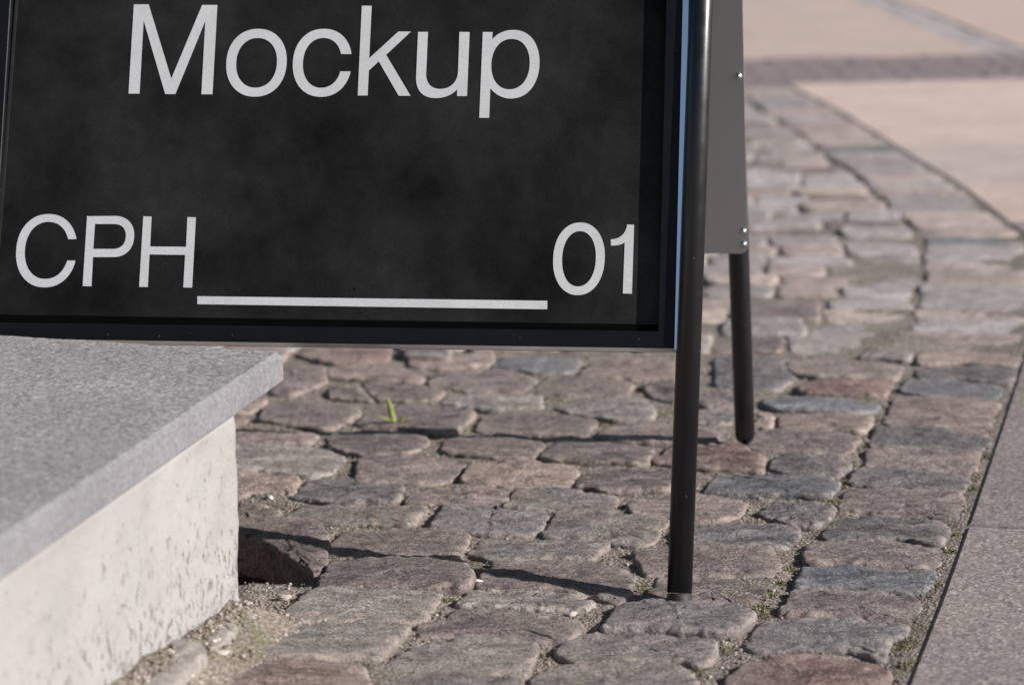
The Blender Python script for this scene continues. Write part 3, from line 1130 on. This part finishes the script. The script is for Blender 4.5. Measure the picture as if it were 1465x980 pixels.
def plinth_mesh():
    cen = step.location
    top = Z_TOP - SLAB_T - 0.0004
    nx, nz = 150, 42
    vs, fs = [], []
    Ln = 1.9
    def pt(along, h, side=0.0):
        p = PC + E_DIR * along
        wear = 0.0
        z = -0.06 + (top + 0.06) * h
        rough = noise.noise((along * 22, z * 22, 1)) * 0.0025 + noise.noise((along * 70, z * 60, 5)) * 0.0016 + noise.noise((along * 8, z * 6, 2)) * 0.004
        low = smooth((0.10 - z) / 0.09)
        rough += low * (noise.noise((along * 35, z * 50, 8)) * 0.007 + 0.003)
        if h > 0.97:
            rough *= 0.3
        p = p + E_NRM * (rough - 0.0045)
        return Vector((p.x, p.y, z)) - Vector((cen.x, cen.y, 0))
    for j in range(nz + 1):
        for i in range(nx + 1):
            u = i / nx
            along = Ln * u * u * 0.6 + Ln * u * 0.4
            v = pt(along, j / nz)
            if i < 4:      # ragged far corner
                z = v.z
                k = (4 - i) / 4
                cut = noise.noise((z * 16, 3.3, 0)) * 0.006 + noise.noise((z * 60, 1.3, 0)) * 0.003 + 0.010 * smooth((0.12 - z) / 0.06) - 0.0045 * smooth((z - 0.12) / 0.03) * smooth((0.2 - z) / 0.04)
                v += E_DIR * (k * cut) - E_NRM * (k * k * 0.004)
            vs.append(v)
    for j in range(nz):
        for i in range(nx):
            a = j * (nx + 1) + i
            fs.append((a, a + nx + 1, a + nx + 2, a + 1))
    # back, left and top of the block
    b = len(vs)
    lw = -E_NRM * 0.75
    c0 = [vs[j * (nx + 1)] for j in range(nz + 1)]
    for j in range(nz + 1):
        vs.append(c0[j] + lw + Vector((0, 0, 0)))
    for j in range(nz):
        a0, a1 = j * (nx + 1), (j + 1) * (nx + 1)
        fs.append((a0, b + j, b + j + 1, a1))
    e0 = len(vs)
    vs.append(vs[nz * (nx + 1) + nx] + lw)
    fs.append(tuple([nz * (nx + 1) + i for i in range(nx + 1)] + [e0, b + nz]))
    bm = bmesh.new()
    bm.from_mesh(mesh_from('tmp', vs, fs))
    return from_bm('plinth', bm, M_PLASTER, step, True)
plinth = plinth_mesh()

# ------------------------------------------------------------------ the folding pavement sign
PSI, TH, TH2, SPREAD = -0.19297, 0.303079, 0.280547, 0.72224
U = Vector((cos(PSI), sin(PSI), 0))
W_ = Vector((-sin(PSI), cos(PSI), 0))
V1 = sin(TH) * W_ + cos(TH) * Vector((0, 0, 1))
V2 = -sin(TH2) * W_ + cos(TH2) * Vector((0, 0, 1))
N1 = U.cross(V1).normalized()
if N1.y > 0:
    N1 = -N1                           # towards the camera
N2 = U.cross(V2).normalized()
if N2.y > 0:
    N2 = -N2
FOOT = on_level(971.8, 856, 0.0)
FOOT2 = on_level(1066, 631, 0.0)
TUBE_R = 0.0141
LEG = 1.25

sign = bpy.data.objects.new('pavement_sign', None)
COL.objects.link(sign)
sign.location = (FOOT + FOOT2) / 2 - U * 0.37
sign.location.z = 0
tag(sign, 'black folding A-frame pavement sign with large pale lettering, standing on the cobbles', 'sign')
SO = Vector(sign.location)

def part(name, bm, mat, parent=None, smoothed=False):
    for v in bm.verts:
        v.co -= SO
    return from_bm(name, bm, mat, parent or sign, smoothed)

# face plane of the front frame and the recessed poster plane
FP0 = FOOT + N1 * 0.006
RECESS = 0.0085
PP0 = FP0 - N1 * RECESS
def on_face(x, y):
    return on_plane(x, y, FP0, N1)
def on_poster(x, y):
    return on_plane(x, y, PP0, N1)

# frame corners on the face plane (bottom corners measured, sides run up to the hinge)
io_br, io_bl = on_face(941.6, 474.0), on_face(-13.5, 461.3)
in_tr0, in_tl0 = on_face(953.2, 0), on_face(15.3, 0)
out_br = on_face(964.5, 498.2)
out_r0 = on_face(978.6, 0)
vr = (in_tr0 - io_br).normalized()
vl = (in_tl0 - io_bl).normalized()
H_IN = 0.93
i_br, i_bl = io_br, io_bl
i_tr, i_tl = i_br + vr * H_IN, i_bl + vl * H_IN
fw = (out_br - i_br)
o_br = out_br
fwr = (out_r0 - in_tr0).length
o_tr = i_tr + U * 0.019 + V1 * 0.019
o_bl = i_bl - U * 0.019 + (o_br - i_br).dot(V1) * V1
o_tl = i_tl - U * 0.019 + V1 * 0.019

def frame_bar(name, a, b, oa, ob):
    """one mitred bar of the snap frame: a-b inner edge, oa-ob outer edge"""
    bm = bmesh.new()
    outw_a, outw_b = (oa - a), (ob - b)
    side = ((oa - a) + (ob - b)).normalized()
    t = (b - a).normalized()
    side = (side - t * side.dot(t)).normalized()
    # profile from the inner lip over the face to the bevelled outer side
    prof = [(0.0, -RECESS - 0.004), (0.0, -0.0007), (0.04, 0.0), (0.96, 0.0), (1.0, -0.0008), (1.19, -0.0052), (1.2, -0.0062), (1.2, -0.016), (0.2, -0.017)]
    ra = [bm.verts.new(a + outw_a * k + N1 * d) for k, d in prof]
    rb = [bm.verts.new(b + outw_b * k + N1 * d) for k, d in prof]
    n = len(prof)
    for i in range(n - 1):
        bm.faces.new((ra[i], ra[i + 1], rb[i + 1], rb[i]))
    bm.faces.new(ra)
    bm.faces.new(rb[::-1])
    bar = part(name, bm, M_FRAME)
    # bare metal edge strip on the bevelled outer side
    bm = bmesh.new()
    wd = 0.20 if abs(t.x) > 0.5 else 0.36
    tp = [(1.012, -0.0006), (1.0 + wd, -0.0046), (1.015 + wd, -0.0062), (1.19, -0.0066)] if wd < 0.3 else [(1.012, -0.0002), (1.0 + wd, -0.0017), (1.01 + wd, -0.0040), (1.19, -0.0057)]
    ra = [bm.verts.new(a + outw_a * k + N1 * d) for k, d in tp]
    rb = [bm.verts.new(b + outw_b * k + N1 * d) for k, d in tp]
    for i in range(4):
        bm.faces.new((ra[i], ra[(i + 1) % 4], rb[(i + 1) % 4], rb[i]))
    bm.faces.new(ra)
    bm.faces.new(rb[::-1])
    part('edge_trim', bm, M_TRIM, bar)
    return bar
frame_bar('frame_bar', i_bl, i_br, o_bl, o_br)
frame_bar('frame_bar', i_br, i_tr, o_br, o_tr)
frame_bar('frame_bar', i_tl, i_bl, o_tl, o_bl)
frame_bar('frame_bar', i_tr, i_tl, o_tr, o_tl)

# poster sheet
def to_poster(p):
    return p - N1 * RECESS
bm = bmesh.new()
pin = [i_bl - U * .008 - V1 * .008, i_br + U * .008 - V1 * .008, i_tr + U * .008 + V1 * .008, i_tl - U * .008 + V1 * .008]
fr = [bm.verts.new(to_poster(p)) for p in pin]
bk = [bm.verts.new(to_poster(p) - N1 * 0.002) for p in pin]
bm.faces.new(fr)
bm.faces.new(bk[::-1])
for i in range(4):
    bm.faces.new((fr[i], fr[(i + 1) % 4], bk[(i + 1) % 4], bk[i]))
poster = part('poster', bm, M_POSTER)
# added black strip imitating the poster's darkening along the bottom lip
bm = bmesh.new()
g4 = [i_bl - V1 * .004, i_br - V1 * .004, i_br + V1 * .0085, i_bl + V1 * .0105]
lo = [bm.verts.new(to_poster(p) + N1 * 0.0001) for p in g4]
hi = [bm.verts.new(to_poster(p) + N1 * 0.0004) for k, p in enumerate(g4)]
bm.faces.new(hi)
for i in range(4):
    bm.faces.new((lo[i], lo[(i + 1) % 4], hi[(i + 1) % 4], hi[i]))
part('bottom_dark_strip', bm, M_DARK_STRIP, poster)
# dark strip painted in for the cover film's shadow edge, left lip
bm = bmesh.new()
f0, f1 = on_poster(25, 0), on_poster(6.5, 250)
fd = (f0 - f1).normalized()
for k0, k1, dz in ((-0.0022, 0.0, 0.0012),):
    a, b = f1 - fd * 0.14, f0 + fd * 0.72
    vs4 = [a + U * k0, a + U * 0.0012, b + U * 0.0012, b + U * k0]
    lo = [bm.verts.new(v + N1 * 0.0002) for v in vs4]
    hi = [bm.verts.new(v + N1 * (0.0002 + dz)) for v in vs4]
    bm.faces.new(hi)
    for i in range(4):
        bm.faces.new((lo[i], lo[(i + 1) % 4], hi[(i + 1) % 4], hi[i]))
part('film_shadow_strip', bm, M_RUBBER, poster)

# lettering
def bez(p0, p1, p2, p3, n=14):
    return [tuple(p0[i] * (1 - t) ** 3 + 3 * p1[i] * t * (1 - t) ** 2 + 3 * p2[i] * t * t * (1 - t) + p3[i] * t ** 3 for i in (0, 1)) for t in [k / n for k in range(1, n + 1)]]
def ell(cx, cy, rx, ry, sh=0.0, a0=0.0, a1=360.0, n=64, ex=2.15):
    out = []
    for k in range(n if abs(a1 - a0) >= 360 else n + 1):
        a = radians(a0 + (a1 - a0) * k / n)
        c, s = cos(a), sin(a)
        x = rx * abs(c) ** (2 / ex) * (1 if c >= 0 else -1)
        y = ry * abs(s) ** (2 / ex) * (1 if s >= 0 else -1)
        out.append((cx + x - sh * y, cy + y))
    return out
def c_shape(cx, cy, rx, ry, icx, icy, irx, iry, yt, yb, sh):
    o = ell(cx, cy, rx, ry, sh, 0, 360, 180)
    i = ell(icx, icy, irx, iry, sh, 0, 360, 180)
    def cut(pts, c):
        keep = [p for p in pts if not (p[0] > c and yt < p[1] < yb)]
        k = next(k for k in range(len(pts)) if pts[k] in keep and pts[k - 1] not in keep) if len(keep) < len(pts) else 0
        r = pts[k:] + pts[:k]
        return [p for p in r if p in keep]
    O, I = cut(o, cx), cut(i, icx)
    # O starts at the lower terminal and runs round to the upper one
    def snap(pts):
        return [(pts[0][0], yb)] + pts[1:-1] + [(pts[-1][0], yt)]
    O, I = snap(O), snap(I)
    return O + I[::-1]

LETTER_Z = 0.0004
def glyph(name, polys, ox, oy, k):
    loops = [[on_poster(ox + x / k, oy + y / k) + N1 * LETTER_Z - SO for x, y in lp] for lp in polys]
    tris = tessellate_polygon(loops)
    vs = [v for lp in loops for v in lp]
    fs = []
    for t in tris:
        a, b, c = (vs[i] for i in t)
        fs.append(t if (b - a).cross(c - a).dot(N1) > 0 else t[::-1])
    return link(name, mesh_from(name, vs, fs), M_PRINT, poster)

kk = 4.578
glyph('letter', [[(145, 32), (242, 32), (390, 518), (592, 36), (692, 36), (660, 620), (587, 620), (613, 140), (417, 619), (350, 618), (209, 138), (182, 616), (110, 616)]], 160, 0, kk)
glyph('letter', [ell(948, 414, 198, 222, .05), ell(948.5, 414.5, 133.5, 162.5, .05)], 160, 0, kk)
glyph('letter', [c_shape(461.3, 90.5, 42.2, 48.6, 461.2, 90.6, 27.7, 35.6, 78.0, 102.7, .047)], 0, 0, 1)
glyph('letter', [[(173, 41), (238, 41), (221, 385), (412, 210), (495, 210), (332, 362), (492, 630), (414, 630), (284, 405), (219, 465), (211, 628), (146, 628)]], 480, 0, kk)
glyph('letter', [[(541, 212), (606, 212), (594, 490)] + bez((594, 490), (594, 545), (625, 585), (685, 585)) + bez((685, 585), (755, 585), (800, 540), (803, 470)) + [(812, 212), (879, 213), (862, 632), (796, 632), (797, 587)] + bez((797, 587), (770, 620), (720, 645), (655, 645)) + bez((655, 645), (575, 645), (526, 600), (528, 510))], 480, 0, kk)
glyph('letter', [[(965, 213), (1029, 213), (1027, 262)] + bez((1027, 262), (1060, 220), (1110, 199), (1168, 199)) + bez((1168, 199), (1275, 199), (1338, 290), (1337, 415)) + bez((1337, 415), (1335, 550), (1260, 648), (1150, 648)) + bez((1150, 648), (1090, 648), (1045, 620), (1014, 580)) + [(1007, 774), (942, 774)], ell(1146.5, 423, 125.5, 165, .042)], 480, 0, kk)
glyph('letter', [c_shape(306, 315.5, 199.3, 239.5, 308, 313.5, 144.2, 186.5, 240, 380, .058)], 0, 290, kk)
glyph('letter', [[(571, 90), (750, 88)] + bez((750, 88), (835, 88), (880, 140), (880, 215)) + bez((880, 215), (880, 300), (825, 357), (745, 357)) + [(610, 357), (600, 548), (542, 547)], [(623, 141), (750, 141)] + bez((750, 141), (798, 141), (825, 170), (825, 217)) + bez((825, 217), (825, 270), (795, 304), (740, 304)) + [(612, 304)]], 0, 290, kk)
glyph('letter', [[(939, 91), (994, 92), (984, 288), (1219, 290), (1228, 96), (1284, 97), (1259, 557), (1201, 556), (1213, 343), (980, 340), (969, 553), (912, 552)]], 0, 290, kk)
glyph('underline', [[(282.4, 423.9), (783.1, 430.4), (783.1, 442.6), (282.4, 435.3)]], 0, 0, 1)
k4 = 4.454
glyph('digit', [ell(304.5, 314, 164.5, 231, .0375), ell(304.5, 314, 107.5, 176, .0375)], 760, 300, k4)
glyph('digit', [[(612, 96), (656, 97), (642, 536), (584, 535), (596, 210)] + bez((596, 210), (570, 226), (545, 231), (508, 230), 8) + [(507, 190)] + bez((507, 190), (560, 190), (603, 160), (612, 96), 8)], 760, 300, k4)

# legs: steel tubes, front pair and rear pair
def leg(foot, v, worn=False):
    bm = bmesh.new()
    base = foot + v * (0.0 if worn else -0.012)
    if worn:
        lathe(bm, base, v, [(0.0, 0.005), (0.0012, 0.0088), (0.004, 0.0118), (0.0085, 0.0136), (0.013, TUBE_R), (LEG, TUBE_R)], 32)
    else:
        lathe(bm, base, v, [(0.018, TUBE_R), (LEG, TUBE_R)], 32)
    o = part('leg', bm, M_TUBE, None, True)
    es = o.data
    bm = bmesh.new()
    if not worn:
        lathe(bm, base, v, [(0.0, TUBE_R - 0.001), (0.001, TUBE_R + 0.0001), (0.0145, TUBE_R + 0.0002), (0.0158, TUBE_R - 0.0006), (0.0175, TUBE_R - 0.0005)], 32)
        part('foot_cap', bm, M_RUBBER, o, True)
    return o
vleg = (on_plane(1003.5, 0, FOOT, N1) - FOOT).normalized()
leg(FOOT, vleg)
SPAN = (o_br - o_bl).dot(U) + 2 * TUBE_R + 0.006
leg(FOOT - U * SPAN, vleg)
leg(FOOT2, V2, True)
leg(FOOT2 - U * SPAN, V2, True)
# hinge bar across the top and spacers that hold the frame to its tubes
TOPL, TOPR = FOOT - U * SPAN + vleg * LEG, FOOT + vleg * LEG
bm = bmesh.new()
add_tube(bm, TOPL, TOPR, TUBE_R)
part('hinge_bar', bm, M_TUBE, None, True)

# rear panel: plain grey sheet screwed to the rear tubes
RP0 = FOOT2 + N2 * (TUBE_R + 0.0008)
def on_rear(x, y):
    return on_plane(x, y, RP0, N2)
rb = on_rear(1069.5, 363.0)
rt = on_rear(1062.5, 0)
ru = (rt - rb).normalized()
wid = SPAN + 0.016
cr = 0.010
ptsr = [rb + ru * cr, ]
base_pts = []
for k in range(7):
    a = pi / 2 * k / 6
    base_pts.append(rb + (-U) * (cr - cr * cos(a)) + ru * (cr - cr * sin(a)))
for k in range(7):
    a = pi / 2 * k / 6
    base_pts.append(rb - U * wid + U * (cr - cr * sin(a)) + ru * (cr - cr * cos(a)))
base_pts += [rb - U * wid + ru * 0.93, rb + ru * 0.93]
bm = bmesh.new()
fr = [bm.verts.new(p + N2 * 0.0006) for p in base_pts]
bk = [bm.verts.new(p - N2 * 0.0006) for p in base_pts]
bm.faces.new(fr)
bm.faces.new(bk[::-1])
for i in range(len(fr)):
    j = (i + 1) % len(fr)
    bm.faces.new((fr[i], fr[j], bk[j], bk[i]))
rear = part('rear_panel', bm, M_BACK)
def screw(p, n, parent, r=0.0048):
    bm = bmesh.new()
    lathe(bm, p, n, [(0.0, r), (0.0009, r), (0.0010, r * 0.80), (0.0022, r * 0.70), (0.0031, r * 0.45), (0.0034, r * 0.16)], 18)
    part('screw', bm, M_ZINC, parent, True)
for x, y in ((1056.5, 109.5), (1063.0, 331.0), (1063.5, 349.5)):
    screw(on_rear(x, y) + N2 * 0.0006, N2, rear)
    screw(on_rear(x, y) - U * (wid - 0.014) + N2 * 0.0006, N2, rear)
screw(on_rear(1063, 331) + ru * 0.52 + N2 * 0.0006, N2, rear)
# tabs between front frame and tube
for h in (0.30, 0.62, 1.0):
    for s in (0, 1):
        c = FOOT + vleg * h - U * (SPAN * s)
        d = -U if s == 0 else U
        bm = bmesh.new()
        add_tube(bm, c + d * (TUBE_R - 0.002) - N1 * 0.004, c + d * (TUBE_R + 0.012) - N1 * 0.004, 0.004, 12)
        part('bracket', bm, M_TUBE)

# ------------------------------------------------------------------ pebbles and grit in the joints
tone_v = []
pv, pf = [], []
ico = bmesh.new()
bmesh.ops.create_icosphere(ico, subdivisions=1, radius=1.0)
iv = [v.co.copy() for v in ico.verts]
ifc = [tuple(v.index for v in f.verts) for f in ico.faces]
ico.free()
rp = random.Random(5)
def pebble(x, y, z, r, tone, vs=pv, fs=pf, tv=tone_v, flat=0.65):
    M = Matrix.Rotation(rp.uniform(0, 6.28), 3, 'Z') @ Matrix.Rotation(rp.uniform(-.5, .5), 3, 'X')
    b = len(vs)
    s = (rp.uniform(.75, 1.35), rp.uniform(.65, 1.1), flat * rp.uniform(.7, 1.2))
    for v in iv:
        k = r * rp.uniform(.78, 1.15)
        p = M @ Vector((v.x * s[0] * k, v.y * s[1] * k, v.z * s[2] * k))
        vs.append((x + p.x, y + p.y, z + p.z))
        tv.append(tone)
    fs.extend([tuple(i + b for i in f) for f in ifc])
tries = 0
made = 0
while made < 7500 and tries < 60000:
    tries += 1
    y = 2.25 + (rp.random() ** 1.4) * 2.3
    x = rp.uniform(-0.42, 0.95)
    if x > edge_x(y) - 0.004 or step_side(x, y) < 0.002 and y < 2.7:
        continue
    if abs(x) > 0.215 * y or covered(x, y, 0.0):
        continue
    r = 0.0009 + 0.0022 * rp.random() ** 3
    pebble(x, y, bed_height(x, y) + r * 0.25, r, rp.random() ** 1.3 * 0.9)
    made += 1
for _ in range(1500):       # coarser grit beside the step
    along = rp.uniform(-0.12, 0.5)
    d = abs(rp.gauss(0, 0.05)) + 0.004
    p = PC + E_DIR * along + E_NRM * d
    if covered(p.x, p.y):
        continue
    r = 0.001 + 0.0032 * rp.random() ** 3
    pebble(p.x, p.y, bed_height(p.x, p.y) + r * 0.3, r, rp.random())
me = mesh_from('joint_gravel', pv, pf)
a = me.attributes.new('tone', 'FLOAT', 'POINT')
a.data.foreach_set('value', tone_v)
tag(link('joint_gravel', me, M_PEBBLE, None, True), 'fine sandy gravel lying in the joints between the cobbles', 'gravel', None, 'stuff')

# moss tufts where the photo shows green
MOSS = [(912, 554, 16), (948, 592, 18), (861, 608, 12), (764, 552, 10), (792, 575, 12), (912, 843, 15), (1084, 881, 13), (1030, 930, 15), (997, 958, 14), (1287, 927, 18), (1254, 603, 9), (1105, 505, 16), (1228, 640, 12), (1200, 700, 12), (1407, 658, 12), (1110, 600, 10), (1389, 704, 10), (1041, 490, 12), (1165, 437, 10), (677, 500, 12), (675, 608, 12), (1336, 843, 10), (1315, 846, 12), (1104, 853, 12), (523, 835, 8), (494, 884, 8), (1180, 747, 12), (690, 560, 8), (1010, 845, 6), (1262, 585, 7), (1243, 622, 8), (1215, 668, 7), (1208, 690, 7), (1190, 735, 7), (1150, 790, 8), (1130, 815, 8), (1116, 835, 8), (1092, 870, 9), (1370, 770, 7), (1360, 795, 7), (1395, 690, 6), (640, 640, 8), (470, 660, 7), (840, 655, 7), (980, 650, 7), (820, 690, 6), (610, 640, 6), (770, 940, 9), (640, 860, 7), (1420, 600, 6), (1275, 560, 7), (1295, 520, 6), (1052, 905, 10), (1195, 720, 8), (230, 918, 14), (960, 520, 10), (1300, 960, 14)]
vs, fs = [], []
for px, py, rad in MOSS:
    c = on_ground(px, py, -0.006)
    rr = rad / FPX * (c - EYE).length
    k = 0
    for _ in range(int(12 * rad)):
        a_, d_ = rp.uniform(0, 6.28), rr * sqrt(rp.random()) * 1.3
        x, y = c.x + d_ * cos(a_) * 1.25, c.y + d_ * sin(a_) * 1.3
        if covered(x, y):
            continue
        z = bed_height(x, y) - 0.001
        hh = rp.uniform(0.0015, 0.0055) * (1.25 - d_ / rr * .5)
        b = len(vs)
        t = rp.uniform(0, 6.28)
        wv = Vector((cos(t), sin(t), 0)) * rp.uniform(.0006, .0013)
        ln = Vector((rp.gauss(0, .45), rp.gauss(0, .45), 1)).normalized() * hh
        o = Vector((x, y, z))
        vs += [o - wv, o + wv, o + wv * .8 + ln * .6, o - wv * .8 + ln * .6, o + ln * 1.05]
        fs += [(b, b + 1, b + 2, b + 3), (b + 3, b + 2, b + 4)]
me = mesh_from('moss', vs, fs)
tag(link('moss', me, M_MOSS), 'yellow-green moss growing in the cobble joints', 'moss', None, 'stuff')

# the seedling behind the sign
base = on_ground(567, 609, -0.004)
kpx = (base - EYE).length / FPX
sp = bpy.data.objects.new('seedling', None)
COL.objects.link(sp)
sp.location = base
tag(sp, 'small bright green seedling sprouting from a cobble joint under the sign', 'plant')
def blade(pts, wid, tw):
    """pts in photo px from the base (right, up, away); a folded leaf along the curve"""
    P3 = [Vector((x * kpx, z * kpx, y * kpx)) for x, y, z in pts]
    n = 10
    vs, fs = [], []
    for i in range(n + 1):
        t = i / n
        s = t * (len(P3) - 1)
        k = min(int(s), len(P3) - 2)
        p = P3[k].lerp(P3[k + 1], smooth(s - k) if False else s - k)
        wd = wid * kpx * (sin(pi * min(1, 0.16 + t * 0.84)) ** 0.7) * (1 if t < .98 else .3)
        sd = Vector((cos(tw), sin(tw), 0))
        up = Vector((0.0, 0.0, 1)) * wd * 0.22 + Vector((-sin(tw), cos(tw), 0)) * wd * .35
        for sg in (-1, 0, 1):
            vs.append(p + sd * wd * 0.5 * sg + (up if sg else Vector()))
        for sg in (1, 0, -1):
            vs.append(p + sd * wd * 0.5 * sg + (up if sg else Vector()) - Vector((0, -0.0004, 0.0004)))
    for i in range(n):
        for j in range(6):
            a, b = i * 6 + j, i * 6 + (j + 1) % 6
            fs.append((a, b, b + 6, a + 6))
    fs.append(tuple(range(5, -1, -1)))
    fs.append(tuple(n * 6 + j for j in range(6)))
    bm = bmesh.new()
    bm.from_mesh(mesh_from('tmp', vs, fs))
    from_bm('leaf', bm, M_LEAF, sp, True)
blade([(0, 0, 0), (-5, 12, 0), (-7, 26, 0), (-12, 43, -3)], 9, 0.3)
blade([(-1, 2, 0), (-9, 9, -4), (-19, 14, -7), (-31, 19, -8)], 8, 1.2)
blade([(0, 1, 0), (5, 3, 2), (10, 6, 3), (17, 12, 4)], 8, 0.8)
blade([(-1, 2, -2), (-4, 7, -4), (-8, 12, -5)], 6, 0.2)
blade([(1, 1, -1), (6, 6, -3), (9, 12, -5), (10, 16, -7)], 5, 0.5)
blade([(-2, 1, 1), (-8, 4, 3), (-15, 6, 5)], 5, 1.0)
blade([(1, 1, 1), (3, 4, 5), (8, 6, 8)], 5, 0.1)

# pale chips lying about, each a small stone of its own
def chip(px, py, r, tone, label, flat=0.55):
    c = on_ground(px, py, 0.0)
    c.z = bed_height(c.x, c.y) if not covered(c.x, c.y) else rise(c.x, c.y) + 0.002
    vs, fs, tv = [], [], []
    bm = bmesh.new()
    bmesh.ops.create_icosphere(bm, subdivisions=2, radius=1.0)
    M = Matrix.Rotation(rp.uniform(0, 6.28), 3, 'Z')
    for v in bm.verts:
        k = 1 + noise.noise(v.co * 1.7 + Vector((px, py, 0))) * 0.55
        v.co = M @ Vector((v.co.x * 1.25 * k, v.co.y * .85 * k, v.co.z * flat * k)) * r
    o = from_bm('stone_chip', bm, M_PEBBLE, None, False)
    a = o.data.attributes.new('tone', 'FLOAT', 'POINT')
    a.data.foreach_set('value', [tone] * len(o.data.vertices))
    o.location = c + Vector((0, 0, r * flat * .6))
    tag(o, label, 'stone chip', 'stone chips lying loose on the street')
chip(318, 949, 0.0068, 0.93, 'white flat stone chip by the mortar strip, nearest to the camera', 0.35)
chip(406, 850, 0.0070, 0.85, 'grey-white stone chip in the gravel below the dark shaded cobble')
chip(432, 828, 0.0062, 0.92, 'pale chip at the edge of the shaded gap by the plinth corner')
chip(385, 709, 0.0055, 0.94, 'white stone chip in the joint right of the plinth top')
chip(819, 876, 0.0055, 0.88, 'pinkish rounded pebble in the sandy joint in front of the sign leg shadow')
chip(682, 830, 0.0055, 0.97, 'bluish white chip lying in the line of the leg shadow')
chip(404, 870, 0.0042, 0.9, 'small white chip at the left tip of a grey-green cobble')

SC.cycles.use_denoising = True
SC.cycles.max_bounces = 6
